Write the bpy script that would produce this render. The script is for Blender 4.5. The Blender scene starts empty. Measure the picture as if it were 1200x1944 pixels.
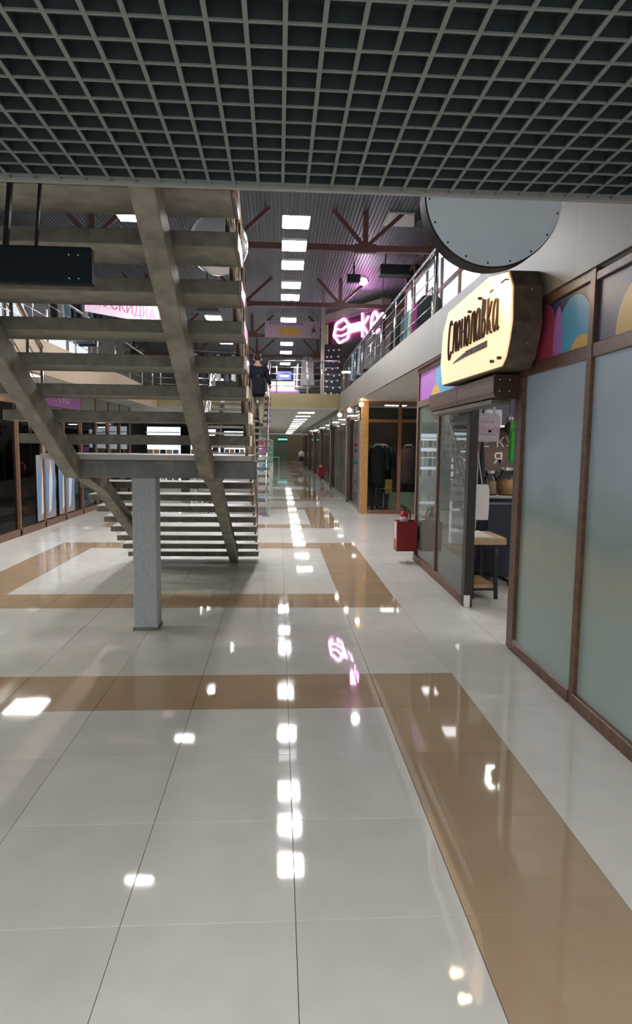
import bpy, bmesh, math, random
from mathutils import Vector, Matrix
random.seed(7)
S = bpy.context.scene
COL = S.collection
PI = math.pi

# ------------------------------------------------------------------ camera, world, exposure
cam_data = bpy.data.cameras.new('camera')
cam = bpy.data.objects.new('camera', cam_data)
COL.objects.link(cam)
cam_data.sensor_fit = 'HORIZONTAL'
cam_data.sensor_width = 36.0
cam_data.lens = 36.0 * 1213.14 / 1200.0
cam_data.clip_start = 0.05
cam_data.clip_end = 300
YAW, PITCH, ROLL = 0.059, 0.10354, 0.01199
cam.matrix_world = (Matrix.Translation((0, 0, 1.64)) @ Matrix.Rotation(-YAW, 4, 'Z')
                    @ Matrix.Rotation(PI / 2 - PITCH, 4, 'X') @ Matrix.Rotation(ROLL, 4, 'Z'))
S.camera = cam

world = bpy.data.worlds.new('world')
S.world = world
world.use_nodes = True
world.node_tree.nodes['Background'].inputs[0].default_value = (0.80, 0.86, 0.92, 1)
world.node_tree.nodes['Background'].inputs[1].default_value = 0.5

S.view_settings.view_transform = 'Standard'
S.view_settings.look = 'None'
S.view_settings.exposure = 0.55
S.view_settings.gamma = 1.0
S.view_settings.use_curve_mapping = False
try:
    S.cycles.use_denoising = True
    S.cycles.max_bounces = 8
    S.cycles.transparent_max_bounces = 16
    S.cycles.caustics_reflective = False
    S.cycles.caustics_refractive = False
    S.cycles.sample_clamp_indirect = 4.0
except Exception:
    pass

ATRIUM_LAMP = 72.0       # radiance of the hanging panels over the hall
SOFFIT_LAMP = 36.0       # lamps in the lower soffits
SHOP_LAMP = 16.0


def area_lamp(name, loc, size, power, color, rot=(0, 0, 0), sizey=None):
    d = bpy.data.lights.new(name, 'AREA')
    d.energy = power
    d.color = color
    d.size = size
    if sizey:
        d.shape = 'RECTANGLE'
        d.size_y = sizey
    o = bpy.data.objects.new(name, d)
    o.location = loc
    o.rotation_euler = rot
    COL.objects.link(o)
    return o


# unseen fill lamps added behind the viewer for the near floor and stair
area_lamp('rear_fill_lamp', (-1.6, -1.4, 2.62), 1.2, 95, (1.0, 0.98, 0.97))
area_lamp('rear_fill_lamp', (0.8, -1.4, 2.62), 1.2, 95, (1.0, 0.98, 0.97))


# ------------------------------------------------------------------ materials
def mat(name, color, rough=0.5, metal=0.0, noise=0.0, nscale=8.0, bump=0.0, bscale=60.0, spec=0.5,
        emit=None, estr=0.0, color2=None, coat=0.0):
    m = bpy.data.materials.new(name)
    m.use_nodes = True
    nt = m.node_tree
    b = nt.nodes['Principled BSDF']
    b.inputs['Roughness'].default_value = rough
    b.inputs['Metallic'].default_value = metal
    b.inputs['Specular IOR Level'].default_value = spec
    b.inputs['Coat Weight'].default_value = coat
    c = (*color, 1)
    b.inputs['Base Color'].default_value = c
    if noise > 0 or color2:
        g = nt.nodes.new('ShaderNodeNewGeometry')
        n = nt.nodes.new('ShaderNodeTexNoise')
        n.inputs['Scale'].default_value = nscale
        n.inputs['Detail'].default_value = 6
        nt.links.new(g.outputs['Position'], n.inputs['Vector'])
        mx = nt.nodes.new('ShaderNodeMix')
        mx.data_type = 'RGBA'
        c2 = color2 if color2 else tuple(max(0, x * (1 - noise)) for x in color)
        c1 = color if color2 else tuple(min(1, x * (1 + noise)) for x in color)
        mx.inputs['A'].default_value = (*c1, 1)
        mx.inputs['B'].default_value = (*c2, 1)
        r = nt.nodes.new('ShaderNodeMapRange')
        r.inputs['From Min'].default_value = 0.35
        r.inputs['From Max'].default_value = 0.65
        nt.links.new(n.outputs['Fac'], r.inputs['Value'])
        nt.links.new(r.outputs['Result'], mx.inputs['Factor'])
        nt.links.new(mx.outputs['Result'], b.inputs['Base Color'])
    if bump > 0:
        g = nt.nodes.new('ShaderNodeNewGeometry')
        n = nt.nodes.new('ShaderNodeTexNoise')
        n.inputs['Scale'].default_value = bscale
        nt.links.new(g.outputs['Position'], n.inputs['Vector'])
        bp = nt.nodes.new('ShaderNodeBump')
        bp.inputs['Strength'].default_value = bump
        bp.inputs['Distance'].default_value = 0.01
        nt.links.new(n.outputs['Fac'], bp.inputs['Height'])
        nt.links.new(bp.outputs['Normal'], b.inputs['Normal'])
    if emit:
        b.inputs['Emission Color'].default_value = (*emit, 1)
        b.inputs['Emission Strength'].default_value = estr
    return m


def tile_mat(name, color, var):
    m = mat(name, color, rough=0.075, noise=var, nscale=220.0, spec=0.55)
    nt = m.node_tree
    b = nt.nodes['Principled BSDF']
    # slow cloudiness and a difference from tile to tile
    g = nt.nodes.new('ShaderNodeNewGeometry')
    n = nt.nodes.new('ShaderNodeTexNoise')
    n.inputs['Scale'].default_value = 5.0
    n.inputs['Detail'].default_value = 5
    nt.links.new(g.outputs['Position'], n.inputs['Vector'])
    oi = nt.nodes.new('ShaderNodeObjectInfo')
    ad = nt.nodes.new('ShaderNodeMath')
    ad.operation = 'MULTIPLY_ADD'
    ad.inputs[1].default_value = 0.10
    ad.inputs[2].default_value = 0.85
    nt.links.new(oi.outputs['Random'], ad.inputs[0])
    a2 = nt.nodes.new('ShaderNodeMath')
    a2.operation = 'MULTIPLY_ADD'
    a2.inputs[1].default_value = 0.22
    nt.links.new(n.outputs['Fac'], a2.inputs[0])
    nt.links.new(ad.outputs[0], a2.inputs[2])
    old = b.inputs['Base Color'].links[0].from_socket
    hs = nt.nodes.new('ShaderNodeHueSaturation')
    nt.links.new(a2.outputs[0], hs.inputs['Value'])
    nt.links.new(old, hs.inputs['Color'])
    nt.links.new(hs.outputs['Color'], b.inputs['Base Color'])
    # wear in the polish
    r = nt.nodes.new('ShaderNodeMapRange')
    r.inputs['From Min'].default_value = 0.3
    r.inputs['From Max'].default_value = 0.75
    r.inputs['To Min'].default_value = 0.025
    r.inputs['To Max'].default_value = 0.06
    nt.links.new(n.outputs['Fac'], r.inputs['Value'])
    nt.links.new(r.outputs['Result'], b.inputs['Roughness'])
    return m


def glass_mat(name, tint=(0.93, 0.96, 0.95), ior=1.5, rough=0.0, body=None, body_fac=0.0):
    m = bpy.data.materials.new(name)
    m.use_nodes = True
    nt = m.node_tree
    nt.nodes.clear()
    out = nt.nodes.new('ShaderNodeOutputMaterial')
    tr = nt.nodes.new('ShaderNodeBsdfTransparent')
    tr.inputs[0].default_value = (*tint, 1)
    gl = nt.nodes.new('ShaderNodeBsdfGlossy')
    gl.inputs['Roughness'].default_value = rough
    fr = nt.nodes.new('ShaderNodeFresnel')
    fr.inputs['IOR'].default_value = ior
    mx = nt.nodes.new('ShaderNodeMixShader')
    nt.links.new(fr.outputs[0], mx.inputs[0])
    src = tr
    if body:
        df = nt.nodes.new('ShaderNodeBsdfDiffuse')
        df.inputs[0].default_value = (*body, 1)
        m2 = nt.nodes.new('ShaderNodeMixShader')
        m2.inputs[0].default_value = body_fac
        nt.links.new(tr.outputs[0], m2.inputs[1])
        nt.links.new(df.outputs[0], m2.inputs[2])
        src = m2
    nt.links.new(src.outputs[0], mx.inputs[1])
    nt.links.new(gl.outputs[0], mx.inputs[2])
    nt.links.new(mx.outputs[0], out.inputs[0])
    return m


def emit_mat(name, color, strength):
    return mat(name, color, rough=0.4, emit=color, estr=strength)


M = {}
M['beige'] = tile_mat('beige_tile', (0.59, 0.57, 0.53), 0.04)
M['brown'] = tile_mat('brown_tile', (0.365, 0.265, 0.17), 0.09)
M['grout'] = mat('grout', (0.10, 0.09, 0.08), 0.8)
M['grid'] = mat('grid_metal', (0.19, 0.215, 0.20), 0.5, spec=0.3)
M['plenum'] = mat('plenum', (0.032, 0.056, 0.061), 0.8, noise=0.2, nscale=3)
M['shaded_web'] = mat('grid_web_shaded', (0.028, 0.045, 0.048), 0.6)  # darker than the flange: shade inside the cells put into the colour
M['trimgrey'] = mat('trim_grey', (0.33, 0.34, 0.32), 0.4)
M['fascia'] = mat('fascia_panel', (0.15, 0.134, 0.112), 0.45, noise=0.05, nscale=2)
M['fascia_tan'] = mat('fascia_tan', (0.27, 0.215, 0.10), 0.5, noise=0.06, nscale=2)
M['fascia_brown'] = mat('fascia_brown', (0.27, 0.20, 0.125), 0.5, noise=0.06, nscale=2)
M['soffit'] = mat('soffit_panel', (0.74, 0.71, 0.66), 0.5)
M['seam'] = mat('seam', (0.06, 0.05, 0.05), 0.8)
M['roof'] = mat('corrugated_sheet', (0.092, 0.103, 0.117), 0.55, noise=0.06, nscale=1.5)
M['truss'] = mat('truss_paint', (0.105, 0.042, 0.036), 0.5)
M['wall'] = mat('hall_wall', (0.30, 0.29, 0.28), 0.7)
M['darkwall'] = mat('dark_wall', (0.035, 0.035, 0.05), 0.6)
M['displaywall'] = mat('display_wall', (0.05, 0.03, 0.026), 0.6)
M['greenwall'] = mat('green_wall', (0.15, 0.20, 0.13), 0.6)
M['brownwall'] = mat('brown_wall', (0.22, 0.155, 0.09), 0.6)
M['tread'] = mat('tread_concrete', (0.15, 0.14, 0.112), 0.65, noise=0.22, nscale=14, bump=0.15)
M['treadunder_lit'] = mat('tread_underside_lit', (0.33, 0.30, 0.245), 0.6, noise=0.18, nscale=10, bump=0.12)  # lighter than the tread edges: bounced light painted on the undersides
M['treadtop'] = mat('tread_stone', (0.42, 0.40, 0.36), 0.35)
M['stringer'] = mat('stringer_concrete', (0.25, 0.225, 0.18), 0.6, noise=0.25, nscale=9, bump=0.2)
M['beam'] = mat('beam_concrete', (0.15, 0.16, 0.14), 0.6, noise=0.25, nscale=7)
M['column'] = mat('column_stone', (0.36, 0.385, 0.395), 0.55, noise=0.10, nscale=40, bump=0.1)
M['chrome'] = mat('chrome', (0.75, 0.74, 0.73), 0.16, metal=1.0)
M['brass'] = mat('warm_steel', (0.62, 0.50, 0.42), 0.22, metal=1.0)
M['mirror'] = mat('mirror_ball', (0.90, 0.92, 0.95), 0.14, metal=0.35)
M['black'] = mat('black', (0.012, 0.012, 0.014), 0.5)
M['blackbox'] = mat('black_box', (0.006, 0.012, 0.016), 0.55, spec=0.15)
M['drumrim'] = mat('drum_rim', (0.012, 0.013, 0.016), 0.5, spec=0.15)
M['drumface'] = mat('drum_face', (0.72, 0.82, 0.90), 0.5, noise=0.05, nscale=3)
M['darkwood'] = mat('dark_wood', (0.075, 0.043, 0.028), 0.38, noise=0.3, nscale=20)
M['midwood'] = mat('mid_wood', (0.125, 0.062, 0.036), 0.42, noise=0.25, nscale=20)
M['tanwood'] = mat('tan_wood', (0.42, 0.22, 0.075), 0.4, noise=0.12, nscale=18)
M['orangewood'] = mat('orange_wood', (0.20, 0.095, 0.042), 0.4, noise=0.15, nscale=18)
M['signside'] = mat('sign_side', (0.115, 0.078, 0.052), 0.5, noise=0.3, nscale=12)
M['signface_glow'] = mat('sign_face_glow', (0.80, 0.60, 0.36), 0.5, noise=0.12, nscale=10, emit=(1.0, 0.74, 0.42), estr=0.58)  # even glow stands in for lamp light on the wooden face
M['doorblack'] = mat('door_black', (0.016, 0.011, 0.009), 0.4)
M['letter'] = mat('letter_wood', (0.06, 0.027, 0.014), 0.6)
M['glass'] = glass_mat('clear_glass', (0.88, 0.92, 0.90), 1.35)
M['thinglass'] = glass_mat('thin_glass', (0.92, 0.95, 0.94), 1.16)
M['reflectglass'] = glass_mat('reflection_glass', (0.80, 0.86, 0.83), 1.9, 0.01, (0.50, 0.57, 0.51), 0.30)  # pale body colour imitates bright reflections in the panes
M['white'] = mat('white', (0.75, 0.74, 0.72), 0.5)
M['paper'] = mat('paper', (0.62, 0.59, 0.58), 0.7)
M['red'] = mat('red_paint', (0.25, 0.008, 0.011), 0.3)
M['redgloss'] = mat('red_extinguisher', (0.34, 0.01, 0.014), 0.2)
M['pink'] = mat('pink_print', (0.60, 0.20, 0.42), 0.5)
M['bannerpink'] = mat('banner_pink', (0.58, 0.43, 0.54), 0.6)
M['bannertext'] = mat('banner_text', (0.48, 0.08, 0.22), 0.6)
M['purple'] = mat('purple_print', (0.42, 0.13, 0.53), 0.4)
M['crimson'] = mat('crimson_print', (0.60, 0.08, 0.16), 0.4)
M['orchid'] = mat('orchid_print', (0.50, 0.20, 0.62), 0.4)
M['cyan'] = mat('cyan_print', (0.09, 0.45, 0.75), 0.4)
M['navy'] = mat('navy_print', (0.055, 0.055, 0.15), 0.4)
M['yellow'] = mat('yellow_print', (0.72, 0.47, 0.06), 0.4)
M['green'] = mat('green_cloth', (0.015, 0.30, 0.02), 0.5)
M['navycloth'] = mat('navy_cloth', (0.018, 0.022, 0.045), 0.6)
M['bluecloth'] = mat('blue_cloth', (0.10, 0.20, 0.34), 0.7)
M['teal'] = mat('teal_cloth', (0.16, 0.42, 0.50), 0.7)
M['greycloth'] = mat('grey_cloth', (0.22, 0.21, 0.22), 0.8)
M['charcoal'] = mat('charcoal_cloth', (0.02, 0.022, 0.026), 0.8)
M['magenta'] = mat('magenta_cloth', (0.42, 0.05, 0.30), 0.7)
M['jacket'] = mat('jacket_cloth', (0.012, 0.014, 0.022), 0.75, spec=0.08)
M['backpack'] = mat('backpack_cloth', (0.008, 0.009, 0.015), 0.6, spec=0.08)
M['trousers'] = mat('trousers_cloth', (0.27, 0.235, 0.17), 0.8)
M['skin'] = mat('skin', (0.48, 0.27, 0.19), 0.5)
M['hair'] = mat('hair', (0.02, 0.013, 0.01), 0.6)
M['shoe'] = mat('shoe', (0.03, 0.028, 0.026), 0.5)
M['jarorange'] = mat('orange_content', (0.72, 0.34, 0.13), 0.5)
M['woodtable'] = mat('table_wood', (0.44, 0.29, 0.16), 0.45, noise=0.12, nscale=15)
M['palegreen'] = mat('pale_green', (0.42, 0.47, 0.36), 0.6)
M['tag'] = mat('yellow_tag', (0.46, 0.30, 0.06), 0.6)
M['lampglow'] = emit_mat('lamp_panel', (1.0, 0.98, 1.0), ATRIUM_LAMP)
M['corrglow'] = emit_mat('corridor_lamp', (1.0, 0.97, 0.90), 10.0)
M['dimglow'] = emit_mat('dim_lamp_panel', (1.0, 0.95, 1.0), 2.2)
M['soffitglow'] = emit_mat('soffit_lamp', (1.0, 0.96, 0.88), SOFFIT_LAMP)
M['shopglow'] = emit_mat('shop_lamp', (1.0, 0.97, 0.93), SHOP_LAMP)
M['warmglow'] = emit_mat('warm_lamp', (1.0, 0.80, 0.52), 14.0)
M['coolglow'] = emit_mat('cool_display', (0.80, 0.90, 1.0), 0.85)
M['shelfglow'] = emit_mat('lit_shelf_back', (0.80, 0.90, 1.0), 1.5)
M['whiteglow'] = emit_mat('lit_window', (0.88, 0.94, 1.0), 0.5)
M['neon'] = emit_mat('neon_tube', (1.0, 0.62, 0.92), 9.0)
M['neonboard'] = mat('neon_board', (0.10, 0.012, 0.055), 0.4)
M['bluescreen'] = emit_mat('blue_screen', (0.18, 0.20, 0.75), 1.3)
M['spotglow'] = emit_mat('spot_lamp', (1.0, 0.97, 1.0), 40.0)
M['beigewall'] = mat('beige_wall', (0.50, 0.43, 0.38), 0.6)
M['greenemit'] = mat('mint_frame', (0.25, 0.60, 0.48), 0.5)


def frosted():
    """Frosted pane: blurred blue-green reflection painted as colour, blurred gloss, a little see-through."""
    m = bpy.data.materials.new('frosted_reflection')
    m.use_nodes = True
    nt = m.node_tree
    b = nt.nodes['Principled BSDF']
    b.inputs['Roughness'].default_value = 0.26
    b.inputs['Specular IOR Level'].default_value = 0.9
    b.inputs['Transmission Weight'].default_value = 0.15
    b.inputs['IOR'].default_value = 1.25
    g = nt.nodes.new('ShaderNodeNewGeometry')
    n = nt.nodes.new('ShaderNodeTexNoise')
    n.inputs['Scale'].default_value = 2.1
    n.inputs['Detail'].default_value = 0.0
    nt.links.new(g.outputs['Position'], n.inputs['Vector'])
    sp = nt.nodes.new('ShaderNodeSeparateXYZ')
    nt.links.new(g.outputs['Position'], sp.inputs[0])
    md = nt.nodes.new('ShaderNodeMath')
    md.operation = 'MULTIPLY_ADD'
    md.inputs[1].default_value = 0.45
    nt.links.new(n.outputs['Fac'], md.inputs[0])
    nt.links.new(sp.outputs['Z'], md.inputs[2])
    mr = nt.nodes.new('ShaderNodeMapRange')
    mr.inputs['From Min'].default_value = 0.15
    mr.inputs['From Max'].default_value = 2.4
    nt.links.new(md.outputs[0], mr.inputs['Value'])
    cr = nt.nodes.new('ShaderNodeValToRGB')  # colour bands stand in for a blurred reflection of the hall
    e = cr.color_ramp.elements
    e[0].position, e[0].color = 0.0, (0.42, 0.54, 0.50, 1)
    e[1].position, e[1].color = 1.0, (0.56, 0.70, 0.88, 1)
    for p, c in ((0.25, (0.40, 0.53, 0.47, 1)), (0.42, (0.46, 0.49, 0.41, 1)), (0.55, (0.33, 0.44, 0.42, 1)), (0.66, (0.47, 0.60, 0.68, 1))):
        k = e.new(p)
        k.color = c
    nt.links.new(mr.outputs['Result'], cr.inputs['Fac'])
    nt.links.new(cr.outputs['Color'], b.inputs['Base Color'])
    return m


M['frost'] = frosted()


# ------------------------------------------------------------------ geometry helpers
class MB:
    """Collects simple shapes; build() links them as ONE mesh object."""

    def __init__(self):
        self.bm = bmesh.new()

    def _add(self, verts, faces):
        vs = [self.bm.verts.new(v) for v in verts]
        for f in faces:
            try:
                self.bm.faces.new([vs[i] for i in f])
            except ValueError:
                pass

    def box(self, x0, x1, y0, y1, z0, z1):
        if x0 > x1: x0, x1 = x1, x0
        if y0 > y1: y0, y1 = y1, y0
        if z0 > z1: z0, z1 = z1, z0
        v = [(x0, y0, z0), (x1, y0, z0), (x1, y1, z0), (x0, y1, z0), (x0, y0, z1), (x1, y0, z1), (x1, y1, z1), (x0, y1, z1)]
        self._add(v, [(0, 3, 2, 1), (4, 5, 6, 7), (0, 1, 5, 4), (1, 2, 6, 5), (2, 3, 7, 6), (3, 0, 4, 7)])
        return self

    def bar(self, a, b, w, h=None):
        """A rectangular bar between two points; w sideways, h the other way."""
        h = h or w
        a, b = Vector(a), Vector(b)
        d = (b - a).normalized()
        up = Vector((0, 0, 1)) if abs(d.z) < 0.95 else Vector((0, 1, 0))
        s = d.cross(up).normalized()
        u = s.cross(d).normalized()
        v = []
        for p in (a, b):
            for i, j in ((-1, -1), (1, -1), (1, 1), (-1, 1)):
                v.append(p + s * (i * w / 2) + u * (j * h / 2))
        self._add(v, [(0, 3, 2, 1), (4, 5, 6, 7), (0, 1, 5, 4), (1, 2, 6, 5), (2, 3, 7, 6), (3, 0, 4, 7)])
        return self

    def tube(self, pts, r, n=8, closed=False, caps=True):
        pts = [Vector(p) for p in pts]
        rings = []
        N = len(pts)
        prev = None
        for i, p in enumerate(pts):
            if closed:
                d = (pts[(i + 1) % N] - pts[i - 1]).normalized()
            else:
                d = (pts[min(i + 1, N - 1)] - pts[max(i - 1, 0)]).normalized()
            if prev is None:
                up = Vector((0, 0, 1)) if abs(d.z) < 0.9 else Vector((1, 0, 0))
                s = d.cross(up).normalized()
            else:
                s = (prev - d * prev.dot(d))
                s = s.normalized() if s.length > 1e-6 else d.orthogonal().normalized()
            prev = s
            u = d.cross(s)
            rr = r[i] if isinstance(r, (list, tuple)) else r
            rings.append([self.bm.verts.new(p + (s * math.cos(2 * PI * k / n) + u * math.sin(2 * PI * k / n)) * rr) for k in range(n)])
        m = N if closed else N - 1
        for i in range(m):
            a, b = rings[i], rings[(i + 1) % N]
            for k in range(n):
                self.bm.faces.new((a[k], a[(k + 1) % n], b[(k + 1) % n], b[k]))
        if caps and not closed:
            self.bm.faces.new(rings[0][::-1])
            self.bm.faces.new(rings[-1])
        return self

    def prism(self, poly, axis, a, b):
        """poly: 2-D outline extruded along axis from a to b. axis x: (y,z), y: (x,z), z: (x,y)."""
        def P(p, t):
            return {'x': (t, p[0], p[1]), 'y': (p[0], t, p[1]), 'z': (p[0], p[1], t)}[axis]
        n = len(poly)
        v = [P(p, a) for p in poly] + [P(p, b) for p in poly]
        f = [tuple(range(n))[::-1], tuple(range(n, 2 * n))] + [(i, (i + 1) % n, n + (i + 1) % n, n + i) for i in range(n)]
        self._add(v, f)
        return self

    def lathe(self, prof, c=(0, 0, 0), n=20):
        """prof: (r,z) from bottom to top about a vertical axis at c."""
        rings = []
        for r, z in prof:
            rings.append([self.bm.verts.new((c[0] + r * math.cos(2 * PI * k / n), c[1] + r * math.sin(2 * PI * k / n), c[2] + z)) for k in range(n)])
        for a, b in zip(rings, rings[1:]):
            for k in range(n):
                self.bm.faces.new((a[k], a[(k + 1) % n], b[(k + 1) % n], b[k]))
        self.bm.faces.new(rings[0][::-1])
        self.bm.faces.new(rings[-1])
        return self

    def ball(self, c, r, n=12, sz=1.0):
        prof = [(max(1e-4, r * math.sin(PI * i / n)), -r * sz * math.cos(PI * i / n)) for i in range(n + 1)]
        return self.lathe(prof, c, n * 2)

    def build(self, name, material, parent=None, smooth=False, bevel=0.0):
        bm = self.bm
        bmesh.ops.recalc_face_normals(bm, faces=bm.faces)
        if bevel > 0:
            bmesh.ops.bevel(bm, geom=list(bm.edges), offset=bevel, segments=1, affect='EDGES', profile=0.5)
        me = bpy.data.meshes.new(name)
        bm.to_mesh(me)
        bm.free()
        if smooth:
            me.polygons.foreach_set('use_smooth', [True] * len(me.polygons))
        mats = material if isinstance(material, (list, tuple)) else [material]
        for mm in mats:
            me.materials.append(mm)
        o = bpy.data.objects.new(name, me)
        COL.objects.link(o)
        if parent:
            o.parent = parent
        return o


def box(name, material, dims, parent=None, bevel=0.0):
    return MB().box(*dims).build(name, material, parent, bevel=bevel)


def thing(name, label, cat, loc=(0, 0, 0), rz=0.0, group=None, kind=None):
    o = bpy.data.objects.new(name, None)
    o.empty_display_size = 0.1
    o.location = loc
    o.rotation_euler = (0, 0, rz)
    COL.objects.link(o)
    return tag(o, label, cat, group, kind)


def tag(o, label, cat, group=None, kind=None):
    o['label'] = label
    if cat:
        o['category'] = cat
    if group:
        o['group'] = group
    if kind:
        o['kind'] = kind
    return o


def dup(root, loc=None, rz=None, label=None, group=None):
    kids = {}
    for o in bpy.data.objects:
        if o.parent:
            kids.setdefault(o.parent.name, []).append(o)

    def cp(o, parent):
        c = o.copy()
        COL.objects.link(c)
        if parent:
            c.parent = parent
        for k in kids.get(o.name, []):
            cp(k, c)
        return c
    r = cp(root, None)
    if loc: r.location = loc
    if rz is not None: r.rotation_euler = (0, 0, rz)
    if label: r['label'] = label
    if group: r['group'] = group
    return r


def share(name, src, parent, loc, material=None):
    """another object on the same mesh"""
    o = bpy.data.objects.new(name, src.data)
    o.location = loc
    o.parent = parent
    COL.objects.link(o)
    if material:
        o.material_slots[0].link = 'OBJECT'
        o.material_slots[0].material = material
    return o


def _glyphs(s, size, extrude):
    cu = bpy.data.curves.new('text', 'FONT')
    cu.body = s
    cu.size = size
    cu.extrude = extrude
    cu.align_x = 'LEFT'
    cu.align_y = 'CENTER'
    cu.resolution_u = 3
    t = bpy.data.objects.new('text', cu)
    COL.objects.link(t)
    bpy.context.view_layer.update()
    me = bpy.data.meshes.new_from_object(t.evaluated_get(bpy.context.evaluated_depsgraph_get()))
    bpy.data.objects.remove(t)
    return me


def text_obj(name, s, size, material, parent, loc, rot, extrude=0.004, sx=1.0):
    """each character its own mesh; the word is centred on loc"""
    def right(q):
        me = _glyphs(q, size, 0)
        return max([v.co.x for v in me.vertices] or [0])
    bar = right('|')
    adv = [0.0] + [right(s[:i + 1] + '|') - bar for i in range(len(s))]
    Rm = Matrix.Translation(loc) @ (Matrix.Rotation(rot[2], 4, 'Z') @ Matrix.Rotation(rot[0], 4, 'X'))
    for i, ch in enumerate(s):
        if ch == ' ':
            continue
        me = _glyphs(ch, size, extrude)
        me.materials.clear()
        me.materials.append(material)
        o = bpy.data.objects.new('letter', me)
        o.parent = parent
        o.matrix_local = Rm @ Matrix.Translation(((adv[i] - adv[-1] / 2) * sx, 0, 0)) @ Matrix.Diagonal((sx, 1, 1, 1))
        COL.objects.link(o)


def skin(name, verts, edges, radii, material, parent=None, sub=2, root=0):
    me = bpy.data.meshes.new(name)
    me.from_pydata(verts, edges, [])
    o = bpy.data.objects.new(name, me)
    COL.objects.link(o)
    md = o.modifiers.new('skin', 'SKIN')
    for i, r in enumerate(radii):
        sv = me.skin_vertices[0].data[i]
        sv.radius = r if isinstance(r, tuple) else (r, r)
        sv.use_root = (i == root)
    md.use_smooth_shade = True
    ss = o.modifiers.new('sub', 'SUBSURF')
    ss.levels = sub
    ss.render_levels = sub
    me.materials.append(material)
    if parent:
        o.parent = parent
    return o


# ================================================================== THE SETTING
AX, Y0 = 0.068, 2.057            # a long joint, a cross joint
FLOOR2 = 3.22                    # gallery floor
SOFF = 2.73                      # gallery soffit
GRIDZ = 2.70                     # grid ceiling
XF = 1.87                        # right gallery edge
XL = -3.70                       # left gallery edge

# ---- floor of polished tiles
floor = thing('floor', 'polished floor of beige stone tiles with brown tile frames', 'floor', kind='structure')
box('screed', M['grout'], (-8, 7.5, -3.0, 70, -0.12, -0.0125), floor)
rows = [0.857, 1.457, 2.057, 2.657, 3.257, 3.857, 4.457, 5.09, 5.725, 6.358, 6.968, 7.596, 8.222, 8.848, 9.474, 10.1, 10.7,
        11.35, 12.0, 12.65, 13.26, 13.89, 14.52, 15.15, 15.78, 16.4, 17.0]
brown_rows = {5, 9, 15, 19, 25}
gap_rows = {6, 7, 8, 16, 17, 18}
k_cols = list(range(-7, 4))
tile_mesh = {}
for r in range(len(rows) - 1):
    y0, y1 = rows[r], rows[r + 1]
    ln = round(y1 - y0, 3)
    for k in k_cols:
        x0 = AX + 0.6 * k
        if -6 <= k <= 1 and r in brown_rows:
            m = M['brown']
        elif k in (1, -6) and r not in gap_rows:
            m = M['brown']
        else:
            m = M['beige']
        src = tile_mesh.get(ln)
        if src is None:
            src = MB().box(-0.2988, 0.2988, -ln / 2 + 0.0012, ln / 2 - 0.0012, -0.0125, 0.0).build('tile', m, floor, bevel=0.0008)
            src.location = (x0 + 0.3, (y0 + y1) / 2, 0)
            src.data.materials[0] = M['beige']
            src.material_slots[0].link = 'OBJECT'
            src.material_slots[0].material = m
            tile_mesh[ln] = src
        else:
            share('tile', src, floor, (x0 + 0.3, (y0 + y1) / 2, 0), m)
# the rest of the tiles, too far or hidden to pick apart
far_b, far_n = MB(), MB()
def far_tile(k, y0, y1, brown):
    x0 = AX + 0.6 * k
    (far_n if brown else far_b).box(x0 + 0.0012, x0 + 0.5988, y0 + 0.0012, y1 - 0.0012, -0.0125, 0.0)
for r in range(len(rows) - 1):
    for k in list(range(-13, -7)) + list(range(4, 12)):
        far_tile(k, rows[r], rows[r + 1], False)
for j in range(6):
    for k in range(-13, 12):
        far_tile(k, 0.857 - 0.6 * (j + 1), 0.857 - 0.6 * j, k in (1, -6))
yy, cyc = 17.0, 0
while yy < 69:
    seq = [0.65, 0.65, 0.65, 0.61, 0.63, 0.63, 0.63, 0.63, 0.62, 0.6]
    q = cyc % 10
    for k in range(-13, 12):
        br = (q in (3, 9) and -6 <= k <= 1) or (q >= 3 and k in (1, -6))
        far_tile(k, yy, yy + seq[q], br)
    yy += seq[q]
    cyc += 1
o = far_b.build('far_tiles', M['beige'], floor); o['kind'] = 'stuff'
o = far_n.build('far_brown_tiles', M['brown'], floor); o['kind'] = 'stuff'

# ---- the open grid ceiling over the viewer
ceil = thing('ceiling', 'dark open-cell grid ceiling of thin metal slats overhead', 'ceiling', kind='structure')
box('backing', M['plenum'], (-6.5, 7, -3.0, 2.74, GRIDZ + 0.085, GRIDZ + 0.10), ceil)
box('slab', M['plenum'], (-6.5, 7, -3.0, 2.76, GRIDZ + 0.10, FLOOR2), ceil)
sl = None
xs = [0.01 + 0.1 * i for i in range(-45, 19)]
for x in xs:
    if sl is None:
        sl = MB().box(-0.0065, 0.0065, -3.0, 2.775, 0, 0.005).box(-0.003, 0.003, -3.0, 2.775, 0.005, 0.05).build('slat', [M['grid'], M['shaded_web']], ceil)
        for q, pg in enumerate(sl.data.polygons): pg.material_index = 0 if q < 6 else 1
        sl.location = (x, 0, GRIDZ)
    else:
        share('slat', sl, ceil, (x, 0, GRIDZ))
sc_ = None
for i in range(0, 42):
    y = 2.74 - 0.1 * i
    if sc_ is None:
        sc_ = MB().box(-4.5, 1.85, -0.0045, 0.0045, 0, 0.005).box(-4.5, 1.85, -0.002, 0.002, 0.005, 0.05).build('cross_slat', [M['grid'], M['shaded_web']], ceil)
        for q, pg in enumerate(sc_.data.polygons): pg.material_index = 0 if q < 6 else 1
        sc_.location = (0, y, GRIDZ + 0.001)
    else:
        share('cross_slat', sc_, ceil, (0, y, GRIDZ + 0.001))
MB().box(-6.5, 7, 2.775, 2.80, GRIDZ - 0.006, GRIDZ + 0.03).build('edge_strip', M['trimgrey'], ceil)
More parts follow.
